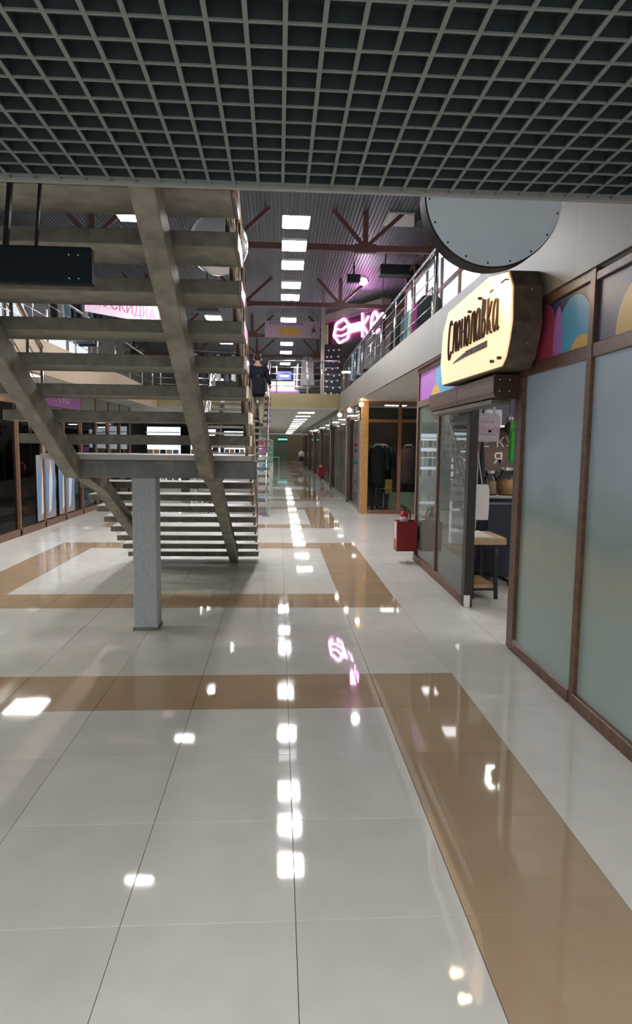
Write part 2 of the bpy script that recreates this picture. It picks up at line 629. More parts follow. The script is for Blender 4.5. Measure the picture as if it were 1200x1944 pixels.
MB().box(-6.5, 7, 2.765, 2.775, GRIDZ + 0.03, FLOOR2).build('edge_board', M['trimgrey'], ceil)

# ---- roof of corrugated sheet
roof = thing('roof', 'dark grey corrugated metal roof high over the hall', 'roof', kind='structure')
mb = MB()
pr = 0.078
prof = []
x = -9.0
while x < 8.0:
    prof += [(x, 0), (x + 0.032, 0), (x + 0.037, 0.022), (x + 0.073, 0.022)]
    x += pr
def rz_(x):
    return 6.32
for sheet in range(8):
    ya, yb = 0.0 + sheet * 6.0, 6.0 + sheet * 6.0
    m2 = MB()
    vs = [m2.bm.verts.new((px, ya, rz_(px) + dz + (0.003 if sheet % 2 else 0))) for px, dz in prof]
    ve = [m2.bm.verts.new((px, yb + 0.05, rz_(px) + dz + (0.003 if sheet % 2 else 0))) for px, dz in prof]
    for i in range(len(vs) - 1):
        m2.bm.faces.new((vs[i], vs[i + 1], ve[i + 1], ve[i]))
    m2.build('roof_sheet', M['roof'], roof)
box('roof_deck', M['roof'], (-9, 8, -0.5, 48.2, 6.40, 6.46), roof)

# ---- galleries and bridge
gal_r = thing('gallery_slab', 'grey fascia and pale soffit of the right-hand gallery above the shops', 'gallery', kind='structure')
box('slab', M['fascia'], (XF + 0.03, 7.2, 2.82, 45.8, SOFF + 0.02, FLOOR2), gal_r)
ys = [2.82, 4.1, 6.0, 7.9, 9.8, 11.7, 13.6, 15.5, 17.4, 19.97]
for a, b in zip(ys, ys[1:]):
    MB().box(XF, XF + 0.03, a + 0.001, b - 0.001, SOFF - 0.01, FLOOR2 + 0.02).build('fascia_panel', M['fascia'], gal_r)
for i in range(9):
    x0 = XF + 0.03 + 0.58 * i
    for j, (a, b) in enumerate(((2.82, 6.0), (6.0, 9.0), (9.0, 12.2), (12.2, 15.4), (15.4, 19.97))):
        MB().box(x0 + 0.008, x0 + 0.572, a + 0.006, b - 0.006, SOFF - 0.008, SOFF + 0.02).build('soffit_panel', M['soffit'], gal_r)

gal_l = thing('gallery_slab', 'tan fascia of the left-hand gallery seen through the stair', 'gallery', kind='structure')
box('slab', M['soffit'], (-8, XL - 0.03, 2.82, 45.8, SOFF, FLOOR2), gal_l)
for a, b in zip(ys, ys[1:]):
    MB().box(XL - 0.03, XL, a + 0.001, b - 0.001, SOFF - 0.03, FLOOR2 + 0.02).build('fascia_panel', M['fascia_brown'], gal_l)

bridge = thing('bridge_slab', 'bridge with an ochre fascia crossing the hall between the galleries', 'bridge', kind='structure')
box('slab', M['soffit'], (XL, XF, 20.0, 66.0, 2.80, 3.20), bridge)
box('fascia_panel', M['fascia_tan'], (XL + 0.01, XF - 0.01, 19.96, 20.0, 2.78, 3.23), bridge)
box('lip', M['trimgrey'], (XL + 0.01, XF - 0.01, 19.94, 20.0, 2.765, 2.785), bridge)
box('slab', M['soffit'], (XF, 7.2, 45.8, 66.0, 2.80, 3.20), bridge)
box('slab', M['soffit'], (-8, XL, 45.8, 66.0, 2.80, 3.20), bridge)

# ---- walls
tag(box('wall_right', M['wall'], (7.2, 7.35, -3.0, 69, 0, 6.4)), 'plain right-hand end wall behind the shops', 'wall', kind='structure')
tag(box('wall_left', M['wall'], (-8.15, -8.0, -3.0, 69, 0, 6.4)), 'plain left-hand wall behind the shops', 'wall', kind='structure')
wb = thing('wall_back', 'far end wall of the corridor, green beside brown', 'wall', kind='structure')
box('green_panel', M['greenwall'], (-8, 0.9, 68.0, 68.2, 0, 2.8), wb)
box('brown_panel', M['brownwall'], (0.9, 7.2, 68.0, 68.2, 0, 2.8), wb)
tag(box('wall_upper', M['white'], (-8, 7.2, 46.2, 46.4, FLOOR2, 6.35)), 'grey end wall of the upper storey far beyond the bridge', 'wall', kind='structure')

# ================================================================== ROOF TRUSSES
def truss(y, label):
    t = thing('roof_truss', label, 'truss', (0, y, 0), group='red-brown roof trusses')
    MB().box(-7.9, 7.1, -0.05, 0.05, 5.54, 5.66).build('bottom_chord', M['truss'], t)
    for nx in (-6.4, -3.7, -1.0, 1.72, 4.42):
        MB().bar((nx, 0, 5.62), (nx, 0, 6.33), 0.10).build('post', M['truss'], t)
        MB().bar((nx, 0, 5.62), (nx - 0.66, 0, 6.33), 0.075).build('strut', M['truss'], t)
        MB().bar((nx, 0, 5.62), (nx + 0.78, 0, 6.33), 0.075).build('strut', M['truss'], t)
        MB().box(nx - 0.22, nx + 0.22, -0.06, 0.06, 5.52, 5.68).build('gusset', M['truss'], t)
    return t
truss(13.3, 'red-brown roof truss nearest, its beam crossing just above the first gallery rail')
truss(18.6, 'red-brown roof truss second from the grid ceiling, over the neon sign')
truss(23.9, 'red-brown roof truss that carries the sale banner')
truss(29.2, 'red-brown roof truss just beyond the sale banner')
truss(34.5, 'red-brown roof truss farthest away over the bridge')

# ================================================================== LIGHTS
words_ = ['first', 'second', 'third', 'fourth', 'fifth', 'sixth', 'seventh', 'eighth', 'ninth', 'tenth', 'eleventh', 'twelfth']
lamp0 = None
def atrium_light(x, y, label, lit='lampglow'):
    global lamp0
    t = thing('ceiling_light', label, 'light', (x, y, 4.64), group='hanging panel lights')
    MB().box(-0.185, 0.185, -0.235, 0.235, 0.012, 0.05).build('housing', M['trimgrey'], t)
    MB().box(-0.178, 0.178, -0.228, 0.228, 0.0, 0.012).build('diffuser', M[lit], t)
    for sx in (-0.15, 0.15):
        MB().tube([(sx, 0, 0.05), (sx, 0, 6.34 - 4.64)], 0.003, 5).build('wire', M['trimgrey'], t)
    return t
names_y = [(9.03, 'first and largest'), (10.07, 'second'), (11.12, 'third'), (12.47, 'fourth, dimmer'), (13.47, 'fifth'), (15.85, 'sixth'),
           (19.5, 'seventh'), (21.3, 'eighth'), (24.2, 'ninth'), (28.3, 'tenth')]
for y, w in names_y:
    atrium_light(0.215, y, 'white hanging panel light in the middle row, %s from the grid ceiling' % w, 'dimglow' if 'dimmer' in w else 'lampglow')
for y, w in ((8.95, 'nearest'), (11.2, 'second'), (13.3, 'third'), (15.8, 'fourth'), (19.5, 'farthest')):
    atrium_light(-1.58 if y > 15 else -1.98, y, 'white hanging panel light in the left row behind the stair, %s one' % w)
for x, y, w in ((2.75, 26.5, 'right of the middle row beyond the neon sign'), (2.75, 31.5, 'far right beyond the neon sign'), (-2.8, 24.5, 'left of the second stair beyond the bridge rail'),
                (-2.8, 30.5, 'far left beyond the bridge rail'), (-0.6, 38.0, 'far end, left of the middle row'), (1.0, 40.0, 'far end, right of the middle row')):
    atrium_light(x, y, 'added fill panel light %s' % w)  # panels added to brighten the dim upper storey beyond the bridge
t = thing('ceiling_light', 'unlit pale panel light set flush in the roof beside the first truss', 'light', (2.5, 13.62, 6.28))
MB().box(-0.32, 0.32, -0.36, 0.36, 0, 0.02).build('diffuser', M['paper'], t)
MB().box(-0.34, 0.34, -0.38, 0.38, 0.02, 0.05).build('housing', M['trimgrey'], t)

# fluorescent rows under the bridge

for i, y in enumerate((22.6, 25.4, 28.6, 31.2, 34.0, 37.0, 40.0, 44.0, 49.0, 54.0, 59.0, 64.0)):
    t = thing('corridor_light', 'fluorescent grille light under the bridge soffit, %s from the fascia' % words_[i], 'light', (0.95, y, 2.80), group='corridor lights')
    MB().box(-0.33, 0.33, -0.33, 0.33, -0.02, 0.0).build('housing', M['white'], t)
    for q in range(4):
        MB().box(-0.28 + q * 0.145, -0.16 + q * 0.145, -0.30, 0.30, -0.028, -0.02).build('tube', M['corrglow'], t)

# ================================================================== STAIRCASE
def railing_posts(parent, x, pts, h=0.9, rods=4, sub=True, mat_=None):
    """posts at the given (y, z) points, a handrail and rods between, one railing part"""
    mat_ = mat_ or M['chrome']
    r = MB().tube([(x, y, z + h) for y, z in pts], 0.021, 10).build('handrail', mat_, parent, smooth=True)
    for y, z in pts:
        MB().tube([(x, y, z), (x, y, z + h)], 0.014, 8).build('baluster', mat_, r, smooth=True)
    for k in range(rods):
        f = h * (k + 0.7) / (rods + 0.6)
        MB().tube([(x, y, z + f) for y, z in pts], 0.007, 6).build('rod', mat_, r, smooth=True)
    return r

st = thing('staircase', 'open concrete staircase with a mid landing on one square column', 'staircase')
SX0, SX1 = -2.06, -0.235
UZ = lambda i: 1.4598 + 0.1717 * i
UY = lambda i: 5.5343 - 0.2943 * i
# upper flight
tr = MB().box(SX0, SX1, 0.0, 0.378, 0.0, 0.078).build('tread', [M['tread'], M['treadunder_lit']], st, bevel=0.004)
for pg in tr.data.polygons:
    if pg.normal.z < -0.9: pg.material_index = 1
tr.location = (0, UY(1), UZ(1))
for i in range(2, 9):
    share('tread', tr, st, (0, UY(i), UZ(i)))
MB().box(SX0, SX1, UY(9), UY(9) + 0.378, UZ(9), UZ(9) + 0.078).build('tread', M['treadunder_lit'], st, bevel=0.004)
tip = MB().box(0, 0.018, 0.0, 0.378, -0.004, 0.082).build('tread_cap', M['brass'], st)
tip.location = (SX1, UY(1), UZ(1))
for i in range(2, 9):
    share('tread_cap', tip, st, (SX1, UY(i), UZ(i)))
# landing
box('landing_slab', M['treadtop'], (-2.0, SX1, 5.50, 6.30, 1.50, 1.545), st)
MB().box(-1.80, SX1 + 0.04, 5.56, 5.76, 1.345, 1.50).build('landing_beam', M['beam'], st, bevel=0.008)
MB().box(-1.80, SX1 + 0.02, 6.10, 6.26, 1.345, 1.50).build('landing_beam', M['beam'], st, bevel=0.008)
# column
MB().box(-1.262, -1.058, 5.57, 5.775, 0.0, 1.35).build('column', M['column'], st, bevel=0.008)
MB().box(-1.27, -1.05, 5.562, 5.783, 0.0, 0.03).build('column_foot', M['beam'], st)
# stringers: sloping beams under the treads
def stringer(x, w, pts, d, mt, low=None):
    poly = [(y, z) for y, z in pts] + (low or [(y, z - d) for y, z in reversed(pts)])
    MB().prism(poly, 'x', x - w / 2, x + w / 2).build('stringer', mt, st, bevel=0.006)
for x in (-0.61, -1.73):
    stringer(x, 0.115, [(2.82, UZ(9) + 0.02), (5.545, UZ(0) + 0.04)], 0.185, M['stringer'],
             [(5.545, 1.345), (5.46, 1.345), (2.82, UZ(9) - 0.165)])
# lower flight, falling away from the viewer
LZ = lambda k: 1.545 - 0.1545 * k
LY = lambda k: 6.16 + 0.295 * k
lt = MB().box(-2.06, -0.275, 0.0, 0.335, -0.06, 0.0).build('tread', M['tread'], st, bevel=0.004)
lt.location = (0, LY(1), LZ(1))
for k in range(2, 10):
    share('tread', lt, st, (0, LY(k), LZ(k)))
nos = MB().box(-2.06, -0.275, 0.004, 0.331, 0.0, 0.008).build('tread_top', M['treadtop'], st)
nos.location = (0, LY(1), LZ(1))
for k in range(2, 10):
    share('tread_top', nos, st, (0, LY(k), LZ(k)))
for x in (-0.62, -1.74):
    stringer(x, 0.115, [(5.80, 1.47), (6.35, LZ(1) - 0.062), (LY(9) + 0.2, LZ(9) - 0.062), (LY(9) + 0.2, 0.155)], 0.155, M['stringer'])
# railings
up_pts = [(UY(i) + 0.1, UZ(i) + 0.078) for i in range(0, 9)]
railing_posts(st, SX1 - 0.045, up_pts, 0.9, 4, mat_=M['brass'])
railing_posts(st, SX0 + 0.05, up_pts, 0.9, 4, mat_=M['brass'])
lo_pts = [(LY(k) + 0.15, LZ(k)) for k in range(1, 10)]
railing_posts(st, -0.30, lo_pts, 0.9, 2, mat_=M['brass'])

# ---- the second staircase, rising away to the bridge
s2 = thing('staircase', 'second open staircase farther off, rising away to the bridge', 'staircase')
Z2 = lambda k: 0.179 * k
Y2 = lambda k: 14.85 + 0.27 * (k - 1)
tr2 = MB().box(-2.0, -0.24, 0.0, 0.32, -0.06, 0.0).build('tread', M['tread'], s2)
tr2.location = (0, Y2(1), Z2(1))
for k in range(2, 18):
    share('tread', tr2, s2, (0, Y2(k), Z2(k)))
for x in (-0.62, -1.7):
    poly = [(Y2(1), Z2(1) - 0.06), (19.95, 3.10), (19.95, 2.85), (Y2(1) + 0.2, 0.0), (Y2(1), 0.0)]
    MB().prism(poly, 'x', x - 0.06, x + 0.06).build('stringer', M['stringer'], s2)
pts2 = [(Y2(k) + 0.1, Z2(k)) for k in range(1, 18, 2)] + [(19.9, 3.22)]
hr = railing_posts(s2, -0.285, pts2, 0.92, 3)
MB().tube([(-0.285, 14.72, 0.0), (-0.285, 14.72, 0.95), (-0.285, 14.95, 1.08)], 0.024, 10).build('newel_post', M['chrome'], s2, smooth=True)
MB().box(-0.36, -0.20, 14.62, 14.82, 0.0, 0.02).build('base_plate', M['beam'], s2)
railing_posts(s2, -1.95, pts2, 0.92, 3)

# ================================================================== RIGHT GALLERY RAILING, BRIDGE RAILING
gr = thing('gallery_railing', 'chrome railing with thin rods along the right-hand gallery edge', 'railing')
h = MB().tube([(XF + 0.06, 8.03, FLOOR2), (XF + 0.06, 8.03, 4.075), (XF + 0.06, 19.9, 4.075)], 0.024, 10).build('handrail', M['chrome'], gr, smooth=True)
for y in (8.12, 9.5, 10.9, 12.3, 13.7, 15.1, 16.5, 17.9, 19.3):
    MB().tube([(XF + 0.06, y, FLOOR2), (XF + 0.06, y, 4.07)], 0.016, 8).build('baluster', M['chrome'], gr, smooth=True)
for z in (3.42, 3.60, 3.78, 3.94):
    MB().tube([(XF + 0.06, 8.03, z), (XF + 0.06, 19.9, z)], 0.006, 6).build('rod', M['chrome'], gr, smooth=True)
gl = thing('gallery_railing', 'chrome railing along the left-hand gallery edge behind the stair', 'railing')
MB().tube([(XL - 0.06, 3.5, 4.09), (XL - 0.06, 14.2, 4.09), (XL - 0.06, 19.8, 4.09)], 0.024, 10).build('handrail', M['chrome'], gl, smooth=True)
for i in range(12):
    y = 3.6 + 1.45 * i
    MB().tube([(XL - 0.06, y, FLOOR2), (XL - 0.06, y, 4.08)], 0.016, 8).build('baluster', M['chrome'], gl, smooth=True)
for z in (3.45, 3.66, 3.87):
    MB().tube([(XL - 0.06, 3.5, z), (XL - 0.06, 19.8, z)], 0.006, 6).build('rod', M['chrome'], gl, smooth=True)
br = thing('bridge_railing', 'chrome railing with five horizontal rails on the ochre bridge', 'railing')
MB().tube([(-0.33, 19.98, FLOOR2), (-0.33, 19.98, 4.22), (1.83, 19.98, 4.22)], 0.024, 10).build('handrail', M['chrome'], br, smooth=True)
for x in (-0.08, 0.86, 1.32):
    MB().tube([(x, 19.98, FLOOR2), (x, 19.98, 4.2)], 0.018, 8).build('baluster', M['chrome'], br, smooth=True)
for z in (3.45, 3.64, 3.82, 4.02):
    MB().tube([(-0.33, 19.98, z), (1.83, 19.98, z)], 0.009, 6).build('rail', M['chrome'], br, smooth=True)
bl = thing('bridge_railing', 'chrome railing of the bridge on its far left side behind the stair', 'railing')
MB().tube([(-2.0, 19.98, 4.22), (XL, 19.98, 4.22)], 0.024, 10).build('handrail', M['chrome'], bl, smooth=True)
for x in (-2.0, -2.8, -3.6):
    MB().tube([(x, 19.98, FLOOR2), (x, 19.98, 4.2)], 0.018, 8).build('baluster', M['chrome'], bl, smooth=True)
for z in (3.45, 3.64, 3.82, 4.02):
    MB().tube([(-2.0, 19.98, z), (XL, 19.98, z)], 0.009, 6).build('rail', M['chrome'], bl, smooth=True)

# ================================================================== MIRROR BALL, BLACK BOX, DRUM SIGN
t = thing('mirror_ball', 'large silver mirrored ball hanging behind the upper stair treads', 'ball', (-0.735, 8.0, 4.02))
MB().ball((0, 0, 0), 0.352, 24).build('sphere', M['mirror'], t, smooth=True)
MB().lathe([(0.05, 0.335), (0.05, 0.385), (0.015, 0.39)], (0, 0, 0), 16).build('cap', M['chrome'], t)
MB().tube([(0, 0, 0.38), (0, 0, 2.33)], 0.005, 6).build('cord', M['trimgrey'], t)

t = thing('hanging_speaker', 'black box with screw heads hung under the top treads, left of the stair', 'speaker', (-1.05, 2.98, 2.412))
MB().box(-0.22, 0.225, -0.03, 0.02, -0.08, 0.08).build('cabinet', M['blackbox'], t, bevel=0.006)
for sx in (-0.19, 0.13, 0.17):
    for sz in (0.045, -0.055):
        MB().ball((sx, -0.031, sz), 0.006, 5).build('screw', M['chrome'], t)
MB().bar((-0.15, 0.0, 0.08), (-0.15, 0.09, 0.45), 0.02).build('hanger', M['black'], t)
MB().bar((-0.02, 0.0, 0.08), (-0.02, 0.09, 0.45), 0.012).build('hanger', M['black'], t)

t = thing('round_sign', 'large round grey sign drum with a black rim below the grid ceiling', 'sign', (1.11, 3.40, 2.945))
R = 0.365
def disc(rad, n=64):
    return [(rad * math.cos(2 * PI * k / n), rad * math.sin(2 * PI * k / n)) for k in range(n)]
MB().prism(disc(R), 'y', 0.012, 0.135).build('rim', M['drumrim'], t, bevel=0.004)
MB().prism(disc(R - 0.006), 'y', 0.0, 0.012).build('face', M['drumface'], t)
for k in range(18):
    a = 2 * PI * k / 18 + 0.1
    MB().ball((0.345 * math.cos(a), -0.001, 0.345 * math.sin(a)), 0.0055, 5).build('screw', M['black'], t)
for sx in (-0.362, 0.362):
    c = MB()
    for q in range(14):
        z = 0.02 + q * 0.03
        a = 0.012
        ring = [(sx + (a * math.cos(u) if q % 2 else 0), 0.07 + (0 if q % 2 else a * math.cos(u)), z + 0.02 * math.sin(u)) for u in [2 * PI * w / 8 for w in range(8)]]
        c.tube(ring, 0.0035, 5, closed=True)
    c.tube([(sx, 0.07, 0.43), (sx, 0.07, 3.38)], 0.004, 5)
    c.build('chain', M['chrome'], t)

# ================================================================== THE SHOP WITH THE LIT SIGN (right)
sf = thing('storefront', 'brown-framed shop front with frosted glass and colourful poster strips under the lit sign', 'shop front', (1.885, 3.9, 0.0), -0.0142)
# local: y along the front from y=3.9, x into the shop
def sbox(name, m, x0, x1, y0, y1, z0, z1, bevel=0.0, parent=None):
    return box(name, m, (x0, x1, y0 - 3.9, y1 - 3.9, z0, z1), parent or sf, bevel)
TOPR = (2.655, 2.722)
MIDR = (2.19, 2.275)
sbox('post', M['midwood'], 0, 0.09, 9.0, 9.10, 0, 2.722, 0.004)
sbox('mullion', M['midwood'], 0.0, 0.06, 7.74, 7.82, 0.1, MIDR[0], 0.003)
sbox('bottom_rail', M['midwood'], -0.005, 0.07, 6.42, 9.0, 0, 0.10, 0.004)
p = sbox('door_leaf', M['doorblack'], -0.012, 0.075, 6.34, 6.46, 0.0, MIDR[0], 0.004)
sbox('door_shoe', M['chrome'], -0.014, 0.05, 6.336, 6.34, 0.0, 0.13, 0, None)
sbox('pane', M['reflectglass'], 0.025, 0.033, 7.82, 9.0, 0.1, MIDR[0])
sbox('pane', M['reflectglass'], 0.025, 0.033, 6.46, 7.74, 0.1, MIDR[0])
sbox('transom_rail', M['midwood'], 0.0, 0.08, 3.9, 9.0, *MIDR, 0.004)
sbox('top_rail', M['midwood'], 0.0, 0.08, 3.9, 9.0, *TOPR, 0.004)
sbox('post', M['darkwood'], 0, 0.10, 5.02, 5.10, 0, 2.722, 0.004)
sbox('post', M['midwood'], -0.012, 0.06, 4.93, 5.02, 0, MIDR[0], 0.004)
sbox('post', M['midwood'], -0.004, 0.08, 3.83, 3.9, 0, 2.722, 0.004)
sbox('bottom_rail', M['midwood'], -0.012, 0.07, 3.9, 4.93, 0, 0.085, 0.004)
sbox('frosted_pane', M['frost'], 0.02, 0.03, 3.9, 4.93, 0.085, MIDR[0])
sbox('bead', M['trimgrey'], -0.004, 0.02, 3.9, 4.93, 0.085, 0.10)
sbox('post', M['midwood'], -0.004, 0.08, 2.70, 2.78, 0, 2.69, 0.004)
sbox('bottom_rail', M['midwood'], -0.012, 0.07, 2.78, 3.83, 0, 0.085, 0.004)
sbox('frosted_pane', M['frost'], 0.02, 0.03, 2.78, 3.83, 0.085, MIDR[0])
sbox('transom_rail', M['midwood'], 0.0, 0.08, 2.78, 3.83, *MIDR, 0.004)
sbox('top_rail', M['midwood'], 0.0, 0.08, 2.83, 3.83, 2.64, 2.69, 0.004)
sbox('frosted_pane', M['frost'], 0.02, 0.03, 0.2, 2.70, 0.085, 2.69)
sbox('bottom_rail', M['midwood'], -0.012, 0.07, 0.2, 2.70, 0, 0.085, 0.004)
# poster strips: flat print with coloured ovals
def oval(cy, cz, ry, rz, n=28):
    return [(cy - 3.9 + ry * math.cos(2 * PI * k / n), cz + rz * math.sin(2 * PI * k / n)) for k in range(n)]
def clip(poly, y0, y1, z0, z1):
    def cl(P, f, g):
        out = []
        for i in range(len(P)):
            a, b = P[i], P[(i + 1) % len(P)]
            fa, fb = f(a), f(b)
            if fa >= 0: out.append(a)
            if fa * fb < 0:
                u = fa / (fa - fb)
                out.append((a[0] + (b[0] - a[0]) * u, a[1] + (b[1] - a[1]) * u))
        return out
    for f in (lambda p: p[0] - y0, lambda p: y1 - p[0], lambda p: p[1] - z0, lambda p: z1 - p[1]):
        poly = cl(poly, f, None)
        if len(poly) < 3:
            return None
    return poly
def poster(y0, y1, base, ovals):
    sbox('poster', base, 0.02, 0.028, y0, y1, MIDR[1], TOPR[0])
    x = 0.02
    for m, cy, cz, ry, rz in ovals:
        x -= 0.0012
        pl = clip(oval(cy, cz, ry, rz), y0 - 3.9, y1 - 3.9, MIDR[1], TOPR[0])
        if pl:
            MB().prism(pl, 'x', x, 0.0205).build('poster_oval', m, sf)
poster(5.0, 9.0, M['purple'], [(M['cyan'], 7.6, 2.45, 0.45, 0.5), (M['yellow'], 8.05, 2.18, 0.28, 0.24), (M['crimson'], 6.4, 2.3, 0.4, 0.4)])
poster(3.9, 4.93, M['navy'], [(M['crimson'], 4.60, 2.36, 0.185, 0.30), (M['cyan'], 4.15, 2.36, 0.27, 0.27), (M['orchid'], 4.39, 2.36, 0.072, 0.245), (M['yellow'], 4.02, 2.22, 0.17, 0.14)])
poster(2.78, 3.83, M['navy'], [(M['yellow'], 3.3, 2.3, 0.3, 0.28), (M['purple'], 3.0, 2.5, 0.2, 0.2)])

# shop interior walls
tag(box('wall_shop', M['darkwall'], (2.05, 5.8, 8.98, 9.08, 0, 2.7)), 'dark navy side wall inside the shop with pale letters', 'wall', kind='structure')
tag(box('wall_shop', M['beigewall'], (5.7, 5.8, 1.0, 8.98, 0, 2.7)), 'beige rear wall inside the shop', 'wall', kind='structure')

# ---- the lit sign
sg = thing('shop_sign', 'lit wooden shop sign box with script lettering above the shop entrance', 'sign', (1.646, 4.56, 2.23))
OUT = [(4.68, 2.915), (4.585, 2.79), (4.56, 2.54), (4.60, 2.41), (4.66, 2.29), (4.745, 2.232), (6.49, 2.255), (6.585, 2.48), (6.52, 2.79), (6.335, 2.96), (5.10, 2.99)]
OUTL = [(y - 4.56, z - 2.23) for y, z in OUT]
MB().prism(OUTL, 'x', 0.012, 0.222).build('side_frame', M['signside'], sg, bevel=0.004)
INN = []
cy, cz = 1.0, 0.38
for y, z in OUTL:
    INN.append((cy + (y - cy) * 0.985, cz + (z - cz) * 0.965))
MB().prism(INN, 'x', 0.0, 0.012).build('face_board', M['signface_glow'], sg)
# nails and studs on the near side
for x, z in ((0.14, 0.53), (0.12, 0.16), (0.05, 0.02), (0.19, 0.35)):
    MB().ball((x, 0.012 if z > 0.1 else 0.15, z), 0.008, 5).build('stud', M['chrome'], sg)
# script letters, each built from strokes: local u across the word (left to right = far to near), v up
def curve(pts, n=6):
    out = []
    P = [pts[0]] + pts + [pts[-1]]
    for i in range(1, len(P) - 2):
        for k in range(n):
            tt = k / n
            a, b, c, d = P[i - 1], P[i], P[i + 1], P[i + 2]
            q = []
            for j in range(2):
                q.append(0.5 * (2 * b[j] + (c[j] - a[j]) * tt + (2 * a[j] - 5 * b[j] + 4 * c[j] - d[j]) * tt ** 2 + (3 * b[j] - a[j] - 3 * c[j] + d[j]) * tt ** 3))
            out.append(tuple(q))
    out.append(pts[-1])
    return out
G = {
    'С': (0.62, [[(0.55, 0.92), (0.42, 1.05), (0.22, 0.95), (0.06, 0.6), (0.02, 0.2), (0.14, -0.08), (0.32, -0.05), (0.5, 0.12)]]),
    'л': (0.62, [[(0.0, 0.02), (0.08, 0.02), (0.16, 0.3), (0.22, 0.78), (0.30, 0.86)], [(0.22, 0.84), (0.52, 0.86), (0.52, 0.4), (0.56, 0.02), (0.64, 0.04)]]),
    'о': (0.56, [[(0.28, 0.86), (0.1, 0.72), (0.04, 0.4), (0.14, 0.04), (0.32, 0.02), (0.46, 0.3), (0.46, 0.62), (0.36, 0.84), (0.28, 0.86)]]),
    'н': (0.6, [[(0.08, 0.88), (0.08, 0.0)], [(0.08, 0.46), (0.3, 0.5), (0.5, 0.46)], [(0.5, 0.9), (0.5, 0.0)]]),
    'а': (0.62, [[(0.46, 0.84), (0.24, 0.9), (0.06, 0.6), (0.06, 0.2), (0.2, 0.0), (0.36, 0.1), (0.48, 0.4)], [(0.48, 0.88), (0.48, 0.3), (0.54, 0.0), (0.64, 0.08)]]),
    'в': (0.58, [[(0.1, 0.0), (0.1, 0.6), (0.18, 1.1), (0.34, 1.14), (0.4, 0.92), (0.28, 0.62), (0.12, 0.54)], [(0.12, 0.54), (0.36, 0.5), (0.48, 0.28), (0.36, 0.02), (0.1, 0.0)]]),
    'к': (0.6, [[(0.1, 1.25), (0.1, 0.0)], [(0.52, 0.92), (0.3, 0.6), (0.12, 0.42)], [(0.12, 0.44), (0.3, 0.36), (0.44, 0.05), (0.6, 0.0)]]),
}
word = 'Слонолавка'
tot = sum(G[c][0] for c in word) + 0.10 * 9
u0 = 0.0
L_ = 1.42
for c in word:
    w, strokes = G[c]
    m2 = MB()
    for s in strokes:
        pts = []
        for (a, b) in curve(s):
            u = (u0 + a) / tot * L_
            y = 6.25 - u - 4.56
            # the word climbs a little and shrinks towards the near end
            z = 2.53 + 0.30 * b * (1.04 - 0.20 * u / L_) + 0.0 * u - 2.23 - (0.0 if c != 'С' else 0.02)
            pts.append((-0.008, y, z))
        m2.tube(pts, 0.0105, 6)
    m2.build('letter', M['letter'], sg)
    u0 += w + 0.10
# the small line below the word
MB().prism([(1.52, 0.195), (1.15, 0.205), (1.15, 0.245), (1.45, 0.212)], 'x', -0.008, 0.0).build('underline', M['letter'], sg)
yy = 1.12
for q in range(11):
    w = 0.024 + 0.018 * ((q * 7) % 3)
    MB().box(-0.008, 0.0, yy - w, yy, 0.205, 0.255).build('small_letter', M['letter'], sg)
    yy -= w + 0.014
for y, z in ((0.36, 0.07), (0.20, 0.075), (0.34, 0.62), (0.72, 0.62), (1.0, 0.57)):
    MB().tube([(-0.03, y, z), (0.0, y, z)], 0.012, 8).build('bolt', M['letter'], sg)

# lamps that light the sign
def sign_lamp(x, y, z, label, power, rr=0.03, ex=-0.13):
    t = thing('sign_lamp', label, 'lamp', (x, y, z), group='small lamps on the lit sign')
    MB().ball((0, 0, 0), rr, 8).build('bulb', M['warmglow'], t, smooth=True)
    MB().tube([(0.02, 0, 0.01), (0.06, 0, 0.045), (1.66 - x, 0, 0.045)], 0.006, 6).build('arm', M['black'], t)
    d = bpy.data.lights.new('sign_lamp_light', 'POINT')
    d.energy = power
    d.color = (1.0, 0.74, 0.42)
    d.shadow_soft_size = 0.035
    lo = bpy.data.objects.new('sign_lamp_light', d)
    lo.location = (-0.05, 0, 0)
    lo.parent = t
    COL.objects.link(lo)
    return t
sign_lamp(1.56, 4.90, 2.79, 'small glowing lamp before the lit sign above its last letters', 1.3)
sign_lamp(1.56, 4.66, 2.80, 'small glowing lamp at the upper near corner of the lit sign', 1.3)

# ---- roller shutter box under the sign
rb = thing('roller_shutter', 'dark brown roller shutter box over the shop entrance below the sign', 'shutter', (1.70, 5.06, 2.03))
pr_ = [(0.0, 0.05), (0.0, 0.185), (0.182, 0.185), (0.182, 0.0), (0.06, 0.0), (0.02, 0.015)]
MB().prism(pr_, 'y', 0.008, 1.05).build('casing', M['midwood'], rb, bevel=0.003)
MB().prism(pr_, 'y', 1.056, 2.2).build('casing', M['midwood'], rb, bevel=0.003)
MB().prism([(x - 0.004 if x < 0.1 else x, z + (0.003 if z > 0.1 else -0.003)) for x, z in pr_], 'y', -0.012, 0.008).build('end_plate', M['letter'], rb)
for x in (0.045, 0.125):
    for z in (0.06, 0.15):
        MB().ball((x, -0.013, z), 0.009, 6).build('bolt', M['chrome'], rb)
MB().box(0.02, 0.175, 0.1, 2.2, -0.035, -0.002).build('slat_edge', M['fascia'], rb)
MB().box(0.182, 0.20, 0.0, 2.2, 0.0, 0.185).build('wall_plate', M['midwood'], rb)

